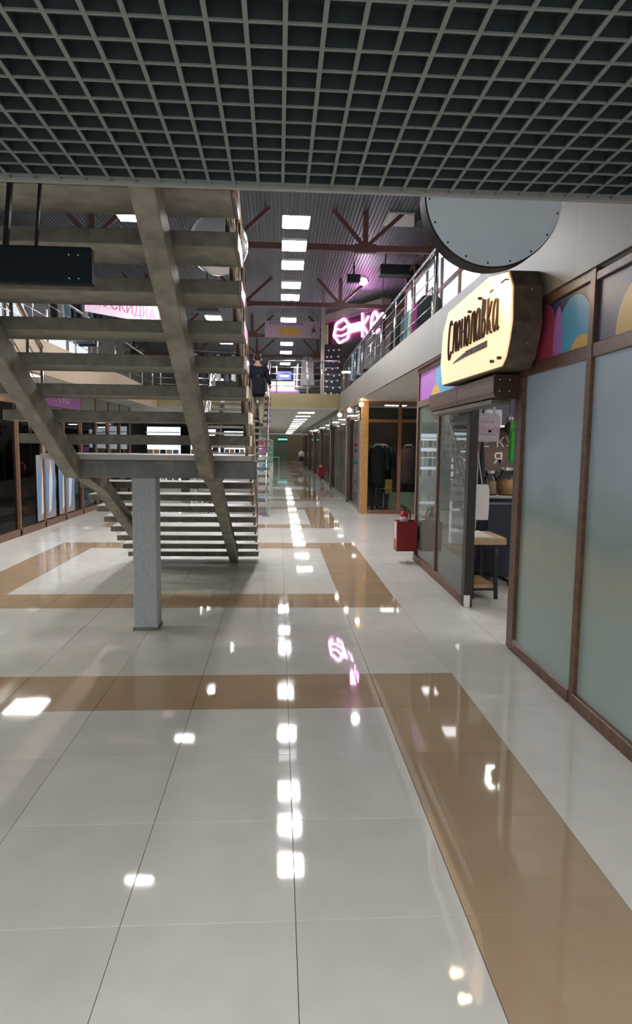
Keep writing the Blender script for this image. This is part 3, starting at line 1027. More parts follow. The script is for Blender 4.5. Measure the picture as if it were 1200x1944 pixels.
# ================================================================== THINGS INSIDE THE SHOP
def bag(name, x, y, z, w, h_, d, m, label, cat, straps=True):
    t = thing(name, label, cat, (x, y, z))
    pl = [(-w / 2 * 0.94, 0), (w / 2 * 0.94, 0), (w / 2, h_ * 0.4), (w / 2 * 0.98, h_ * 0.86), (w / 2 * 0.8, h_), (-w / 2 * 0.8, h_), (-w / 2 * 0.98, h_ * 0.86), (-w / 2, h_ * 0.4)]
    MB().prism(pl, 'y', -d / 2, d / 2).build('body', m, t, bevel=0.006)
    if straps:
        for sx in (-0.27, 0.27):
            MB().bar((sx * w, 0, h_ - 0.01), (sx * w * 0.95, 0, h_ + 0.10), 0.028, 0.006).build('strap', m, t)
    return t
t = bag('tote_bag', 2.13, 6.5, 1.70, 0.27, 0.29, 0.03, mat('tote_cloth', (0.52, 0.47, 0.52), 0.8, noise=0.08, nscale=90), 'white tote bag with pink lettering hanging in the shop doorway', 'bag')
text_obj('lettering', 'кино', 0.10, M['pink'], t, (0, -0.017, 0.125), (PI / 2, 0, 0), 0.002, 1.0)
text_obj('lettering', 'КОТТО', 0.032, M['pink'], t, (0, -0.017, 0.20), (PI / 2, 0, 0), 0.002, 1.3)
MB().box(-0.09, 0.09, -0.018, -0.014, 0.075, 0.079).build('underline', M['charcoal'], t)
MB().tube([(0, 0, 0.385), (0, 0, 1.025)], 0.003, 5).build('cord', M['black'], t)
MB().bar((-0.07, 0, 0.385), (0.07, 0, 0.385), 0.012).build('hook', M['black'], t)
t = bag('paper_bag', 2.06, 6.42, 0.90, 0.185, 0.365, 0.05, M['paper'], 'blank white paper bag hanging on a long cord below the tote bag', 'bag', False)
MB().tube([(-0.085, 0, 0.36), (-0.075, 0, 0.9), (-0.05, 0, 0.36 + 0.8)], 0.006, 6).build('cord', M['paper'], t)
MB().tube([(0.02, 0, 0.36), (-0.06, 0, 0.8), (-0.05, 0, 1.15)], 0.005, 6).build('cord', M['paper'], t)
t = bag('paper_bag', 2.03, 6.62, 0.78, 0.12, 0.75, 0.05, mat('cream_paper', (0.50, 0.47, 0.38), 0.7), 'cream paper bag behind the blank white bag by the door edge', 'bag', False)
t = bag('green_bag', 2.285, 6.15, 1.50, 0.075, 0.30, 0.07, M['green'], 'bright green bag hanging behind the doorway post', 'bag', True)
MB().tube([(0, 0, 0.39), (0, 0, 1.225)], 0.004, 6).build('cord', M['black'], t)
# black hanging umbrella-like strip
t = thing('hanging_umbrella', 'folded black umbrella hanging below the tote bag', 'umbrella', (2.22, 6.9, 1.10))
MB().lathe([(0.012, 0), (0.03, 0.12), (0.034, 0.35), (0.02, 0.56), (0.012, 0.62)], (0, 0, 0), 12).build('canopy', M['black'], t, smooth=True)
MB().tube([(0, 0, 0.6), (0, 0, 0.72), (0.03, 0, 0.76), (0.06, 0, 0.72)], 0.008, 8).build('handle', M['black'], t)
MB().tube([(0.03, 0, 0.76), (0.03, 0, 1.625)], 0.003, 5).build('cord', M['black'], t)

# table by the entrance
t = thing('wooden_table', 'small wooden table with black legs and lower shelf just inside the shop', 'table', (2.12, 6.95, 0))
MB().box(-0.05, 0.33, -0.28, 0.30, 0.60, 0.675).build('tabletop', M['woodtable'], t, bevel=0.004)
MB().box(-0.04, 0.2, -0.26, 0.28, 0.675, 0.683).build('top_sheet', M['paper'], t)
for lx, ly in ((0.22, -0.24), (0.22, 0.26), (-0.02, 0.26), (-0.02, -0.24)):
    MB().bar((lx, ly, 0.60), (lx + (0.03 if lx > 0 else 0), ly, 0.0), 0.035).build('leg', M['black'], t)
MB().box(-0.02, 0.22, -0.24, 0.26, 0.12, 0.16).build('shelf', M['woodtable'], t)
MB().box(-0.03, 0.23, -0.25, -0.235, 0.095, 0.12).build('shelf_rail', M['black'], t)
# swivel chair
t = thing('office_chair', 'dark navy office chair behind the table in the shop', 'chair', (2.66, 7.60, 0))
MB().box(-0.24, 0.24, -0.24, 0.24, 0.44, 0.52).build('seat', M['navycloth'], t, bevel=0.02)
MB().box(-0.23, 0.23, -0.30, -0.24, 0.52, 1.0).build('backrest', M['navycloth'], t, bevel=0.02)
MB().tube([(0, 0, 0.07), (0, 0, 0.44)], 0.03, 10).build('pillar', M['chrome'], t)
for k in range(5):
    a = 2 * PI * k / 5
    MB().bar((0, 0, 0.09), (0.28 * math.cos(a), 0.28 * math.sin(a), 0.06), 0.035).build('leg', M['black'], t)
    MB().ball((0.28 * math.cos(a), 0.28 * math.sin(a), 0.03), 0.03, 6).build('castor', M['black'], t)
for sx in (-0.27, 0.27):
    MB().tube([(sx * 0.9, 0.1, 0.48), (sx, 0.1, 0.68), (sx, -0.2, 0.70)], 0.018, 8).build('armrest', M['black'], t)
# counter with jars
t = thing('shop_counter', 'low counter with a dark front inside the shop, holding the jars', 'counter', (3.0, 8.2, 0))
MB().box(-0.62, 1.6, -0.25, 0.30, 0.0, 1.0).build('body', M['navycloth'], t)
MB().box(-0.66, 1.64, -0.29, 0.34, 1.0, 1.035).build('top', M['trimgrey'], t, bevel=0.004)
MB().box(-0.5, 0.0, -0.265, -0.25, 0.75, 0.95).build('panel', M['bluecloth'], t)
def jar(x, y, z, r, h_, content, label):
    t = thing('glass_jar', label, 'jar', (x, y, z))
    MB().lathe([(r * 0.9, 0), (r, 0.02), (r, h_ * 0.75), (r * 0.7, h_ * 0.86), (r * 0.72, h_)], (0, 0, 0), 18).build('jar_body', M['glass'], t, smooth=True)
    MB().lathe([(r * 0.86, 0.012), (r * 0.92, 0.03), (r * 0.92, h_ * 0.66)], (0, 0, 0), 18).build('contents', content, t, smooth=True)
    MB().lathe([(r * 0.78, h_), (r * 0.8, h_ + 0.035), (r * 0.2, h_ + 0.045)], (0, 0, 0), 18).build('lid', M['chrome'], t)
jar(2.93, 8.05, 1.035, 0.115, 0.32, M['jarorange'], 'glass jar filled with orange stuff on the shop counter')
jar(2.70, 8.02, 1.035, 0.085, 0.28, M['woodtable'], 'narrower glass jar with brown contents beside the orange jar')
jar(3.22, 8.05, 1.035, 0.10, 0.30, M['white'], 'glass jar with pale contents partly behind the doorway post')
t = thing('purple_bucket', 'deep blue bucket on the counter behind the hanging bags', 'bucket', (2.50, 8.1, 1.035))
MB().lathe([(0.09, 0), (0.115, 0.30), (0.12, 0.31)], (0, 0, 0), 18).build('body', mat('deep_blue', (0.03, 0.02, 0.12), 0.35), t, smooth=True)
MB().lathe([(0.122, 0.31), (0.122, 0.33), (0.06, 0.34)], (0, 0, 0), 18).build('lid', M['white'], t)
# wall letters and a shelf
t = thing('wall_lettering', 'cream capital letters on the dark side wall inside the shop', 'lettering', (3.0, 8.97, 1.5))
cream = mat('cream_letter', (0.66, 0.58, 0.50), 0.6)
for ch, lx, lz, s_ in (('Е', -0.07, 0.21, 0.20), ('К', 0.14, 0.21, 0.20), ('У', 0.27, 0.22, 0.20), ('Я', 0.12, -0.02, 0.22)):
    text_obj('letter', ch, s_, cream, t, (lx, 0, lz), (PI / 2, 0, 0), 0.012)
MB().box(-0.35, 0.6, -0.004, 0.008, -0.2, 0.38).build('board', mat('brown_board', (0.10, 0.062, 0.055), 0.6), t)
t = thing('wall_shelf', 'pale shelf with grey box on the dark shop wall above the lettering', 'shelf', (2.95, 8.84, 1.92))
MB().box(-0.3, 0.8, -0.12, 0.13, 0, 0.03).build('board', M['paper'], t)
MB().box(-0.12, 0.12, -0.1, 0.08, 0.03, 0.24).build('bin', M['greycloth'], t)
t = thing('figurine', 'small grey owl-like figure hanging dark by the doorway post', 'figure', (2.33, 6.4, 1.84))
MB().ball((0, 0, 0), 0.05, 8, 1.3).build('body', M['charcoal'], t, smooth=True)
MB().ball((0, 0, 0.09), 0.04, 8).build('head', M['greycloth'], t, smooth=True)
for sx in (-0.015, 0.015):
    MB().ball((sx, -0.035, 0.095), 0.012, 5).build('eye', M['white'], t)
MB().tube([(0, 0, 0.12), (0, 0, 0.885)], 0.003, 5).build('cord', M['black'], t)
# lamps inside the shop
for i, (x, y, w) in enumerate(((3.0, 7.9, 'over the counter'), (3.0, 4.6, 'behind the frosted pane'), (4.7, 6.2, 'at the rear of the shop'))):
    t = thing('shop_light', 'square panel light in the shop ceiling %s' % w, 'light', (x, y, 2.715))
    MB().box(-0.3, 0.3, -0.3, 0.3, -0.02, 0.0).build('housing', M['white'], t)
    MB().box(-0.28, 0.28, -0.28, 0.28, -0.028, -0.02).build('diffuser', M['shopglow'], t)
# goods on shelves against the rear of the glazed part, pale clutter seen through the panes
t = thing('stock_shelf', 'tall white shelf unit of pale goods behind the glass panes', 'shelf', (2.55, 8.72, 0))
for z in (0.05, 0.45, 0.85):
    MB().box(-0.45, 0.02, -0.2, 0.22, z, z + 0.03).build('shelf_board', M['white'], t)
for sx in (-0.45, 0.0):
    MB().box(sx, sx + 0.025, -0.2, 0.22, 0, 0.95).build('upright', M['white'], t)
gi = 0
gn = ['white', 'pale grey', 'pale green', 'teal', 'yellow', 'dark grey']
gm = [M['white'], M['paper'], M['palegreen'], M['teal'], M['yellow'], M['greycloth']]
for z in (0.08, 0.48, 0.88):
    for q in range(4):
        w = 0.07 + 0.02 * (gi % 2)
        o = MB().box(-w / 2, w / 2, -0.07, 0.07, 0, 0.16 + 0.04 * (gi % 3)).build('stock_box', gm[gi % 6], None, bevel=0.003)
        o.location = (2.17 + 0.10 * q, 8.66, z)
        tag(o, 'small %s carton, %s along the %s board of the shelf behind the shop glass' % (gn[gi % 6], words_[q], {0.08: 'lowest', 0.48: 'middle', 0.88: 'top'}[z]), 'box', 'cartons on the shop shelf')
        gi += 1

# ================================================================== FIRE EXTINGUISHERS
def ext_box(x, y, z, label, lab2):
    t = thing('fire_box', label, 'box', (x, y, z))
    MB().box(-0.14, 0.15, -0.13, 0.10, 0.0, 0.012).build('bottom_panel', M['red'], t)
    MB().box(-0.14, 0.15, -0.13, -0.118, 0.0, 0.42).build('front_panel', M['red'], t)
    MB().box(-0.14, 0.15, 0.09, 0.10, 0.0, 0.42).build('rear_panel', M['red'], t)
    MB().box(-0.14, -0.128, -0.118, 0.09, 0.0, 0.42).build('side_panel', M['red'], t)
    MB().box(0.138, 0.15, -0.118, 0.09, 0.0, 0.42).build('side_panel', M['red'], t)
    MB().box(-0.142, -0.139, -0.09, 0.06, 0.16, 0.40).build('notice', M['paper'], t)
    e = thing('fire_extinguisher', lab2, 'extinguisher', (x - 0.02, y - 0.01, z + 0.013))
    MB().lathe([(0.058, 0), (0.062, 0.02), (0.062, 0.48), (0.045, 0.525), (0.022, 0.54), (0.02, 0.56)], (0, 0, 0), 20).build('cylinder', M['redgloss'], e, smooth=True)
    MB().lathe([(0.0625, 0.40), (0.0632, 0.401), (0.0632, 0.465), (0.0625, 0.466)], (0, 0, 0), 20).build('label_band', M['paper'], e, smooth=True)
    MB().lathe([(0.024, 0.555), (0.024, 0.58), (0.014, 0.59)], (0, 0, 0), 12).build('valve', M['black'], e)
    MB().bar((-0.05, 0, 0.60), (0.05, 0, 0.585), 0.016).build('lever', M['black'], e)
    MB().bar((-0.055, 0, 0.635), (0.03, 0, 0.59), 0.016).build('lever', M['black'], e)
    MB().tube([(0.02, 0, 0.56), (0.06, 0, 0.56), (0.088, 0, 0.50), (0.092, 0, 0.3), (0.09, 0.02, 0.1)], 0.011, 8).build('hose', M['black'], e, smooth=True)
    return t
ext_box(1.80, 8.93, 0.175, 'open red fire extinguisher box on the corner of the glass shop front', 'red fire extinguisher standing in the box on the shop corner')
# bracket holding the box to the corner post
t = thing('box_bracket', 'dark bracket that fixes the red box to the shop corner post', 'bracket', (1.95, 9.03, 0.3))
MB().box(-0.01, 0.012, -0.06, 0.02, 0.0, 0.2).build('plate', M['darkwood'], t)
MB().box(-0.06, -0.01, -0.02, 0.0, 0.08, 0.12).build('arm', M['darkwood'], t)
ext_box(1.86, 28.0, 0.30, 'distant red fire extinguisher box by the corridor pilasters', 'tiny red extinguisher in the distant red box')

# ================================================================== DISPLAY WINDOW ACROSS THE SIDE PASSAGE
dw = thing('display_window', 'wood-framed display window facing the hall across the side passage', 'shop window', (0, 15.44, 0))
MB().box(1.98, 2.155, -0.03, 0.10, 0, SOFF - 0.01).build('corner_post', M['tanwood'], dw, bevel=0.004)
for x in (2.885, 3.62, 4.35, 5.1):
    MB().box(x, x + 0.075, -0.02, 0.06, 0.09, SOFF - 0.01).build('mullion', M['orangewood'], dw, bevel=0.003)
MB().box(2.155, 5.9, -0.015, 0.06, 0.0, 0.09).build('bottom_rail', M['orangewood'], dw, bevel=0.003)
MB().box(2.155, 5.9, -0.01, 0.05, 2.22, 2.29).build('transom_rail', M['orangewood'], dw, bevel=0.003)
MB().box(2.155, 5.9, -0.01, 0.05, 2.66, SOFF - 0.01).build('top_rail', M['orangewood'], dw, bevel=0.003)
xs_ = [2.155, 2.885, 3.62, 4.35, 5.1, 5.9]
for a, b in zip(xs_, xs_[1:]):
    a2 = a + (0.075 if a > 2.2 else 0)
    MB().box(a2, b, 0.018, 0.026, 0.09, 2.22).build('pane', M['glass'], dw)
    MB().box(a2, b, 0.018, 0.026, 2.29, 2.66).build('pane', M['glass'], dw)
tag(box('wall_display', M['displaywall'], (2.2, 5.9, 17.6, 17.7, 0, 2.7)), 'dark brown wall behind the mannequins in the display window', 'wall', kind='structure')
t = thing('display_board', 'pale green low board behind the mannequins in the display window', 'board', (3.15, 16.55, 0))
MB().box(-0.42, 0.62, 0, 0.03, 0.0, 0.45).build('board', M['palegreen'], t)
MB().box(-0.40, -0.37, -0.03, 0.15, 0, 0.05).build('foot', M['black'], t)
MB().box(0.5, 0.53, -0.03, 0.15, 0, 0.05).build('foot', M['black'], t)
t = thing('price_stand', 'yellow price tag on a thin stand beside the dark mannequins', 'sign', (2.76, 15.85, 0))
MB().box(-0.1, 0.08, -0.004, 0.004, 0.46, 0.82).build('tag', M['tag'], t)
MB().tube([(0, 0, 0.03), (0, 0, 0.47)], 0.008, 6).build('stem', M['chrome'], t)
for a in (0.5, 2.6, 4.7):
    MB().bar((0, 0, 0.06), (0.14 * math.cos(a), 0.14 * math.sin(a), 0.0), 0.012).build('leg', M['black'], t)
t = thing('barrier_rail', 'thin chrome rail across the foot of the display window', 'rail', (2.3, 15.70, 0))
MB().tube([(0.0, 0, 0.6), (1.9, 0, 0.6)], 0.01, 6).build('rail', M['chrome'], t)
for x in (0.02, 1.0, 1.88):
    MB().tube([(x, 0, 0), (x, 0, 0.6)], 0.01, 6).build('post', M['chrome'], t)


def mannequin(x, y, rz, m1, m2, collar, label, pose=0.0):
    t = thing('mannequin', label, 'mannequin', (x, y, 0.0), rz)
    MB().lathe([(0.16, 0), (0.16, 0.012), (0.02, 0.02)], (0, 0, 0), 20).build('stand', M['chrome'], t)
    V = [(0, 0, 0.92), (0, 0, 1.12), (0, 0, 1.34), (0, 0, 1.46), (0, -0.01, 1.53),
         (0.17, 0, 1.40), (0.24, 0.02, 1.14), (0.24, -0.05 - pose, 0.92), (-0.17, 0, 1.40), (-0.24, 0.02, 1.14), (-0.24, -0.05, 0.92),
         (0.09, 0, 0.86), (0.10, -0.02, 0.47), (0.10, 0.0, 0.08), (-0.09, 0, 0.86), (-0.10, 0.02, 0.47), (-0.10, 0.02, 0.08),
         (0.10, -0.1, 0.04), (-0.10, -0.08, 0.04)]
    E = [(0, 1), (1, 2), (2, 3), (3, 4), (3, 5), (5, 6), (6, 7), (3, 8), (8, 9), (9, 10), (0, 11), (11, 12), (12, 13), (0, 14), (14, 15), (15, 16), (13, 17), (16, 18)]
    Rr = [(0.15, 0.11), (0.14, 0.1), (0.17, 0.12), (0.09, 0.08), 0.05, 0.07, 0.055, 0.04, 0.07, 0.055, 0.04, 0.09, 0.07, 0.05, 0.09, 0.07, 0.05, 0.04, 0.04]
    skin('body', V, E, Rr, m2, t)
    # a coat over the body
    prof = [(0.21, 0.58), (0.215, 0.75), (0.20, 0.98), (0.205, 1.22), (0.19, 1.38), (0.10, 1.49), (0.07, 1.51)]
    c = MB().lathe(prof, (0, 0, 0), 20).build('coat', m1, t, smooth=True)
    c.scale = (1.0, 0.72, 1.0)
    for s in (-1, 1):
        MB().tube([(s * 0.17, 0, 1.42), (s * 0.245, 0.01, 1.15), (s * 0.25, -0.06, 0.93)], [0.075, 0.068, 0.058], 12).build('sleeve', m1, t, smooth=True)
    t.scale = (1.1, 1.1, 1.12)
    if collar:
        MB().tube([(-0.12, -0.05, 1.43), (-0.06, -0.10, 1.50), (0.06, -0.10, 1.50), (0.12, -0.05, 1.43)], 0.022, 8).build('collar', collar, t, smooth=True)
    return t
mannequin(2.47, 16.05, 0.2, M['charcoal'], M['black'], M['paper'], 'dark-coated mannequin nearest the tan corner post in the display window')
mannequin(2.70, 16.6, -0.1, M['black'], M['charcoal'], M['white'], 'black-coated mannequin with white collar behind the window mullion', 0.05)
mannequin(3.50, 17.1, -0.3, mat('mauve_coat', (0.14, 0.08, 0.09), 0.7), M['black'], M['paper'], 'mauve-coated mannequin in the second pane of the display window')
t = thing('shop_light', 'dim panel light in the ceiling of the display window', 'light', (3.0, 16.5, 2.71))
MB().box(-0.3, 0.3, -0.15, 0.15, -0.02, 0.0).build('housing', M['white'], t)
for q in range(4):
    MB().box(-0.27 + 0.14 * q, -0.16 + 0.14 * q, -0.12, 0.12, -0.026, -0.02).build('tube', emit_mat('dim_tube', (1, 0.9, 0.75), 9.0), t)

# spot lamps at the head of the display window
for i, (x, y, z, w) in enumerate(((1.74, 15.9, 2.52, 'left globe lamp at the gallery edge beside the display window'), (1.94, 15.2, 2.62, 'globe lamp just above the tan corner post'),
                                  (1.60, 17.0, 2.45, 'lower globe lamp behind the tan corner post'))):
    t = thing('globe_lamp', w, 'lamp', (x, y, z), group='globe lamps at the corner')
    MB().ball((0, 0, 0), 0.055, 8).build('globe', M['warmglow'], t, smooth=True)
    MB().tube([(0, 0, 0.05), (0, 0, SOFF - 0.008 - z) if x > 1.9 else (0, 0, 0.12)], 0.012, 6).build('stem', M['tanwood'], t)
    if x < 1.9:
        MB().bar((0, 0, 0.12), (XF - x + 0.02, 0, SOFF - z + 0.02), 0.02).build('bracket', M['tanwood'], t)

# ================================================================== CORRIDOR SHOPS (right row)
def corridor_shop(y0, y1, n, label):
    t = thing('corridor_storefront', label, 'shop front', (2.04, y0, 0), group='corridor shop fronts')
    L = y1 - y0
    MB().box(-0.06, 0.14, 0.0, 0.34, 0, 2.40).build('pilaster', M['darkwood'], t, bevel=0.005)
    MB().box(-0.09, 0.16, -0.05, 0.39, 2.26, 2.44).build('capital', M['darkwood'], t, bevel=0.005)
    MB().box(0.0, 0.08, 0.34, L, 2.36, 2.44).build('head_rail', M['darkwood'], t)
    MB().box(0.0, 0.08, 0.34, L, 0.0, 0.08).build('bottom_rail', M['darkwood'], t)
    MB().box(0.0, 0.06, 0.0, L, 2.70, 2.79).build('top_rail', M['darkwood'], t)
    w = (L - 0.34) / n
    for q in range(n):
        a = 0.34 + q * w
        if q:
            MB().box(0.022, 0.046, a - 0.025, a + 0.025, 0.08, 2.36).build('mullion', M['midwood'], t)
        MB().box(0.03, 0.038, a, a + w, 0.08, 2.36).build('pane', M['thinglass'], t)
        MB().box(0.022, 0.046, a + 0.02, a + 0.05, 2.44, 2.70).build('transom_bar', M['midwood'], t)
    return t
starts = [15.56, 18.6, 24.6, 30.6, 36.6, 42.6, 49.0, 56.0]
lab = ['first corridor shop front just past the tan corner post', 'second corridor shop front with bright blue-white shelves', 'third corridor shop front along the row',
       'fourth corridor shop front behind the far red box', 'fifth corridor shop front along the row', 'sixth corridor shop front along the row', 'last corridor shop front by the end wall']
for i in range(7):
    corridor_shop(starts[i], starts[i + 1], (3, 6, 6, 6, 6, 6, 6)[i], lab[i])
tag(box('wall_corridor', M['white'], (5.0, 5.1, 17.8, 66, 0, 2.7)), 'white rear wall of the corridor shops', 'wall', kind='structure')
gi = 0
gnc = ['white', 'teal', 'off-white', 'dark blue', 'pink', 'bright blue', 'white', 'crimson']
gmc = [M['white'], M['teal'], M['paper'], M['bluecloth'], M['pink'], M['cyan'], M['white'], M['crimson']]
for i, y in enumerate((18.9, 21.6, 24.9, 27.6, 30.9, 34.0, 37.5, 43.5)):
    t = thing('display_shelf', 'lit white display shelf in the corridor shops, %s from the tan post' % words_[i], 'shelf', (3.25, y, 0), group='display shelves in the corridor shops')
    MB().box(0.30, 0.33, 0, 2.4, 1.0, 2.2).build('back_panel', M['shelfglow'], t)
    MB().box(0.30, 0.33, 0, 2.4, 0.1, 1.0).build('lower_back_panel', M['white'], t)
    for z in (0.1, 0.6, 1.0, 1.4, 1.8, 2.2):
        MB().box(0.0, 0.30, 0, 2.4, z, z + 0.03).build('shelf_board', M['white'], t)
    for s in (0.0, 2.37):
        MB().box(0.0, 0.33, s, s + 0.03, 0, 2.23).build('upright', M['white'], t)
    if i < 5:
        for z in (1.03, 1.43, 1.83):
            for q in range(6):
                hh = 0.14 + 0.05 * ((gi * 5) % 4)
                o = MB().box(-0.08, 0.08, -0.12, 0.12, 0, hh).build('boxed_item', gmc[(gi * 3) % 8], None)
                o.location = (3.25 + 0.14, y + 0.25 + 0.37 * q, z)
                tag(o, '%s boxed item, %s along the %s board of the %s corridor display shelf' % (gnc[(gi * 3) % 8], words_[q], {1.03: 'lower', 1.43: 'middle', 1.83: 'upper'}[z], words_[i]), 'box', 'boxed goods on corridor shelves')
                gi += 1
for i, y in enumerate((19.6, 22.3, 25.8, 29.0, 33, 38, 44, 50)):
    t = thing('shop_light', 'ceiling light inside the corridor shops, %s from the tan post' % words_[i], 'light', (2.7, y, 2.715 if y < 45.8 else 2.79), group='corridor shop lights')
    MB().box(-0.3, 0.3, -0.3, 0.3, -0.02, 0.0 if y < 45 else 0.0).build('housing', M['white'], t)
    MB().box(-0.28, 0.28, -0.28, 0.28, -0.028, -0.02).build('diffuser', M['soffitglow'], t)

# ================================================================== FAR END OF THE CORRIDOR
tag(box('wall_bounce_left', M['white'], (-1.5, -1.4, 30.0, 67.5, 0, 2.78)), 'added pale wall bouncing light along the left of the far corridor', 'wall', kind='structure')  # put in to bounce light into the far corridor
for i, (x, y) in enumerate(((-0.75, 27.5), (-0.72, 33.0), (-0.7, 40.0))):
    t = thing('lit_showcase', 'white lit showcase on the left of the far corridor, %s from the bridge' % words_[i], 'showcase', (x, y, 0), group='showcases in the corridor')
    MB().box(-0.5, 0.35, 0, 1.6, 0.0, 0.5).build('base', M['white'], t)
    MB().box(-0.5, -0.4, 0, 1.6, 0.5, 1.9).build('back_panel', M['coolglow'], t)
    for z in (0.85, 1.2, 1.55, 1.9):
        MB().box(-0.4, 0.33, 0, 1.6, z, z + 0.03).build('shelf_board', M['white'], t)
    MB().box(0.30, 0.34, 0, 0.04, 0.5, 1.9).build('upright', M['greenemit'], t)
    MB().box(0.30, 0.34, 1.56, 1.6, 0.5, 1.9).build('upright', M['greenemit'], t)
    for q in range(4):
        for z in (0.5, 0.88, 1.23, 1.58):
            o = MB().box(-0.12, 0.12, -0.1, 0.1, 0, 0.2).build('boxed_item', gmc[(q * 3 + int(z * 10)) % 8], None)
            o.location = (x, y + 0.25 + 0.36 * q, z + 0.031 if z > 0.6 else z)
            tag(o, '%s boxed item, %s along the %s board of the %s far showcase' % (gnc[(q * 3 + int(z * 10)) % 8], words_[q], {0.5: 'bottom', 0.88: 'lower', 1.23: 'middle', 1.58: 'upper'}[z], words_[i]), 'box', 'boxed goods in the far showcases')
t = thing('mint_stand', 'small mint-green stand at the left of the far corridor', 'stand', (-0.25, 46.0, 0))
MB().box(-0.3, 0.3, 0, 0.4, 0.75, 0.8).build('top', M['greenemit'], t)
for sx in (-0.28, 0.24):
    for sy in (0.0, 0.36):
        MB().box(sx, sx + 0.04, sy, sy + 0.04, 0, 0.75).build('leg', M['greenemit'], t)
t = thing('exit_sign', 'small green lit sign on the far end wall', 'sign', (0.4, 67.9, 2.1))
MB().box(-0.5, 0.5, 0, 0.1, 0.05, 0.25).build('panel', emit_mat('green_sign', (0.2, 0.7, 0.6), 0.6), t)
MB().box(-0.53, 0.53, 0.01, 0.1, -0.03, 0.33).build('frame', M['black'], t)

# ================================================================== UPPER STOREY, RIGHT
uw = thing('window_1', 'brown-framed lit windows of the upper shops behind the right-hand railing', 'window', kind='structure')
XW = 3.2
ysw = [7.6, 8.9, 10.2, 11.5, 12.8, 14.1, 15.4, 16.4]
for y in ysw:
    MB().box(XW - 0.04, XW + 0.04, y - 0.05, y + 0.05, FLOOR2, 6.0).build('mullion', M['midwood'], uw)
for z in (3.95, 4.75, 5.5, 5.95):
    MB().box(XW - 0.035, XW + 0.035, ysw[0], ysw[-1], z - 0.04, z + 0.04).build('rail', M['midwood'], uw)
for a, b in zip(ysw, ysw[1:]):
    for i, (z0, z1) in enumerate(((3.22, 3.91), (3.99, 4.71), (4.79, 5.46), (5.54, 5.91))):
        m = M['whiteglow'] if (i in (1, 2)) else M['glass']
        MB().box(XW - 0.005, XW + 0.005, a + 0.05, b - 0.05, z0, z1).build('pane', m, uw)
tag(box('wall_gallery', M['beigewall'], (3.9, 4.0, 2.85, 45, FLOOR2, 6.3)), 'beige rear wall of the right-hand gallery', 'wall', kind='structure')
tag(box('wall_gallery', M['white'], (3.16, 3.24, 2.85, 7.5, FLOOR2, 6.0)), 'white near wall of the right-hand gallery beside the windows', 'wall', kind='structure')

# neon shop, front set at an angle beyond the bridge
nx0, ny0, nx1, ny1 = 1.60, 22.6, 3.16, 19.9
na = math.atan2(ny1 - ny0, nx1 - nx0)
nl = math.hypot(nx1 - nx0, ny1 - ny0)
ns = thing('neon_sign', 'pink neon sign with a looped emblem on a dark red board upstairs', 'sign', (nx0, ny0, 5.05), na)
MB().box(0.0, nl, 0.0, 0.08, 0.0, 0.78).build('board', M['neonboard'], ns)
loop = []
for k in range(28):
    a = 2 * PI * k / 28
    r = 1.0 + 0.08 * math.sin(6 * a)
    loop.append((0.98 + 0.44 * r * math.cos(a), -0.03, 0.40 + 0.36 * r * math.sin(a)))
MB().tube(loop, 0.03, 6, closed=True).build('neon_emblem', M['neon'], ns)
MB().tube([(0.62, -0.03, 0.52), (0.98, -0.03, 0.44), (1.34, -0.03, 0.56)], 0.024, 6).build('neon_emblem_line', M['neon'], ns)
MB().tube([(0.62, -0.03, 0.30), (0.98, -0.03, 0.24), (1.34, -0.03, 0.30)], 0.024, 6).build('neon_emblem_line', M['neon'], ns)
MB().box(1.36, 2.02, -0.06, -0.03, 0.28, 0.54).build('neon_bar', M['neon'], ns)
for pts in ([(2.10, 0.80), (2.12, 0.05)], [(2.42, 0.66), (2.13, 0.42), (2.45, 0.06)]):
    MB().tube([(a, -0.03, b) for a, b in pts], 0.03, 6).build('neon_letter', M['neon'], ns)
MB().tube([(a, -0.03, b) for a, b in curve([(2.55, 0.36), (2.86, 0.46), (2.80, 0.72), (2.62, 0.66), (2.56, 0.28), (2.7, 0.06), (2.98, 0.18)])], 0.03, 6).build('neon_letter', M['neon'], ns)
MB().tube([(2.72, -0.03, 0.70), (2.95, -0.03, 0.52)], 0.025, 6).build('neon_letter', M['neon'], ns)
nlgt = area_lamp('neon_glow_light', (2.45, 19.6, 5.75), 0.25, 16, (1.0, 0.32, 0.85), sizey=0.7)
nlgt.rotation_euler = (Vector((2.3, 18.2, 6.3)) - Vector(nlgt.location)).to_track_quat('-Z', 'Y').to_euler()
t = thing('fascia_board', 'beige curved header over the neon sign', 'board', (nx0, ny0, 5.85), na)
MB().prism([(-0.25, 0.0), (nl, 0.0), (nl, 0.30), (0.05, 0.30), (-0.18, 0.22)], 'y', 0.0, 0.3).build('body', M['beigewall'], t)
MB().box(-0.1, nl, -0.015, 0.0, -0.02, 0.03).build('edge_strip', M['pink'], t)
# column on the bridge in front of it
tag(box('pillar', M['beigewall'], (1.30, 1.40, 20.25, 20.40, 3.2, 6.32)), 'slim pale pillar on the bridge beside the polka-dot panel', 'pillar', kind='structure')
# yellow-green poster at the end of the neon board
t = thing('wall_poster', 'yellow-green poster at the left end of the neon sign', 'poster', (1.52, 22.45, 4.92), na)
MB().box(-0.02, 0.26, -0.02, 0.0, 0.0, 0.82).build('sheet', M['palegreen'], t)
MB().box(0.2, 0.28, -0.024, -0.02, 0.0, 0.82).build('stripe', M['yellow'], t)
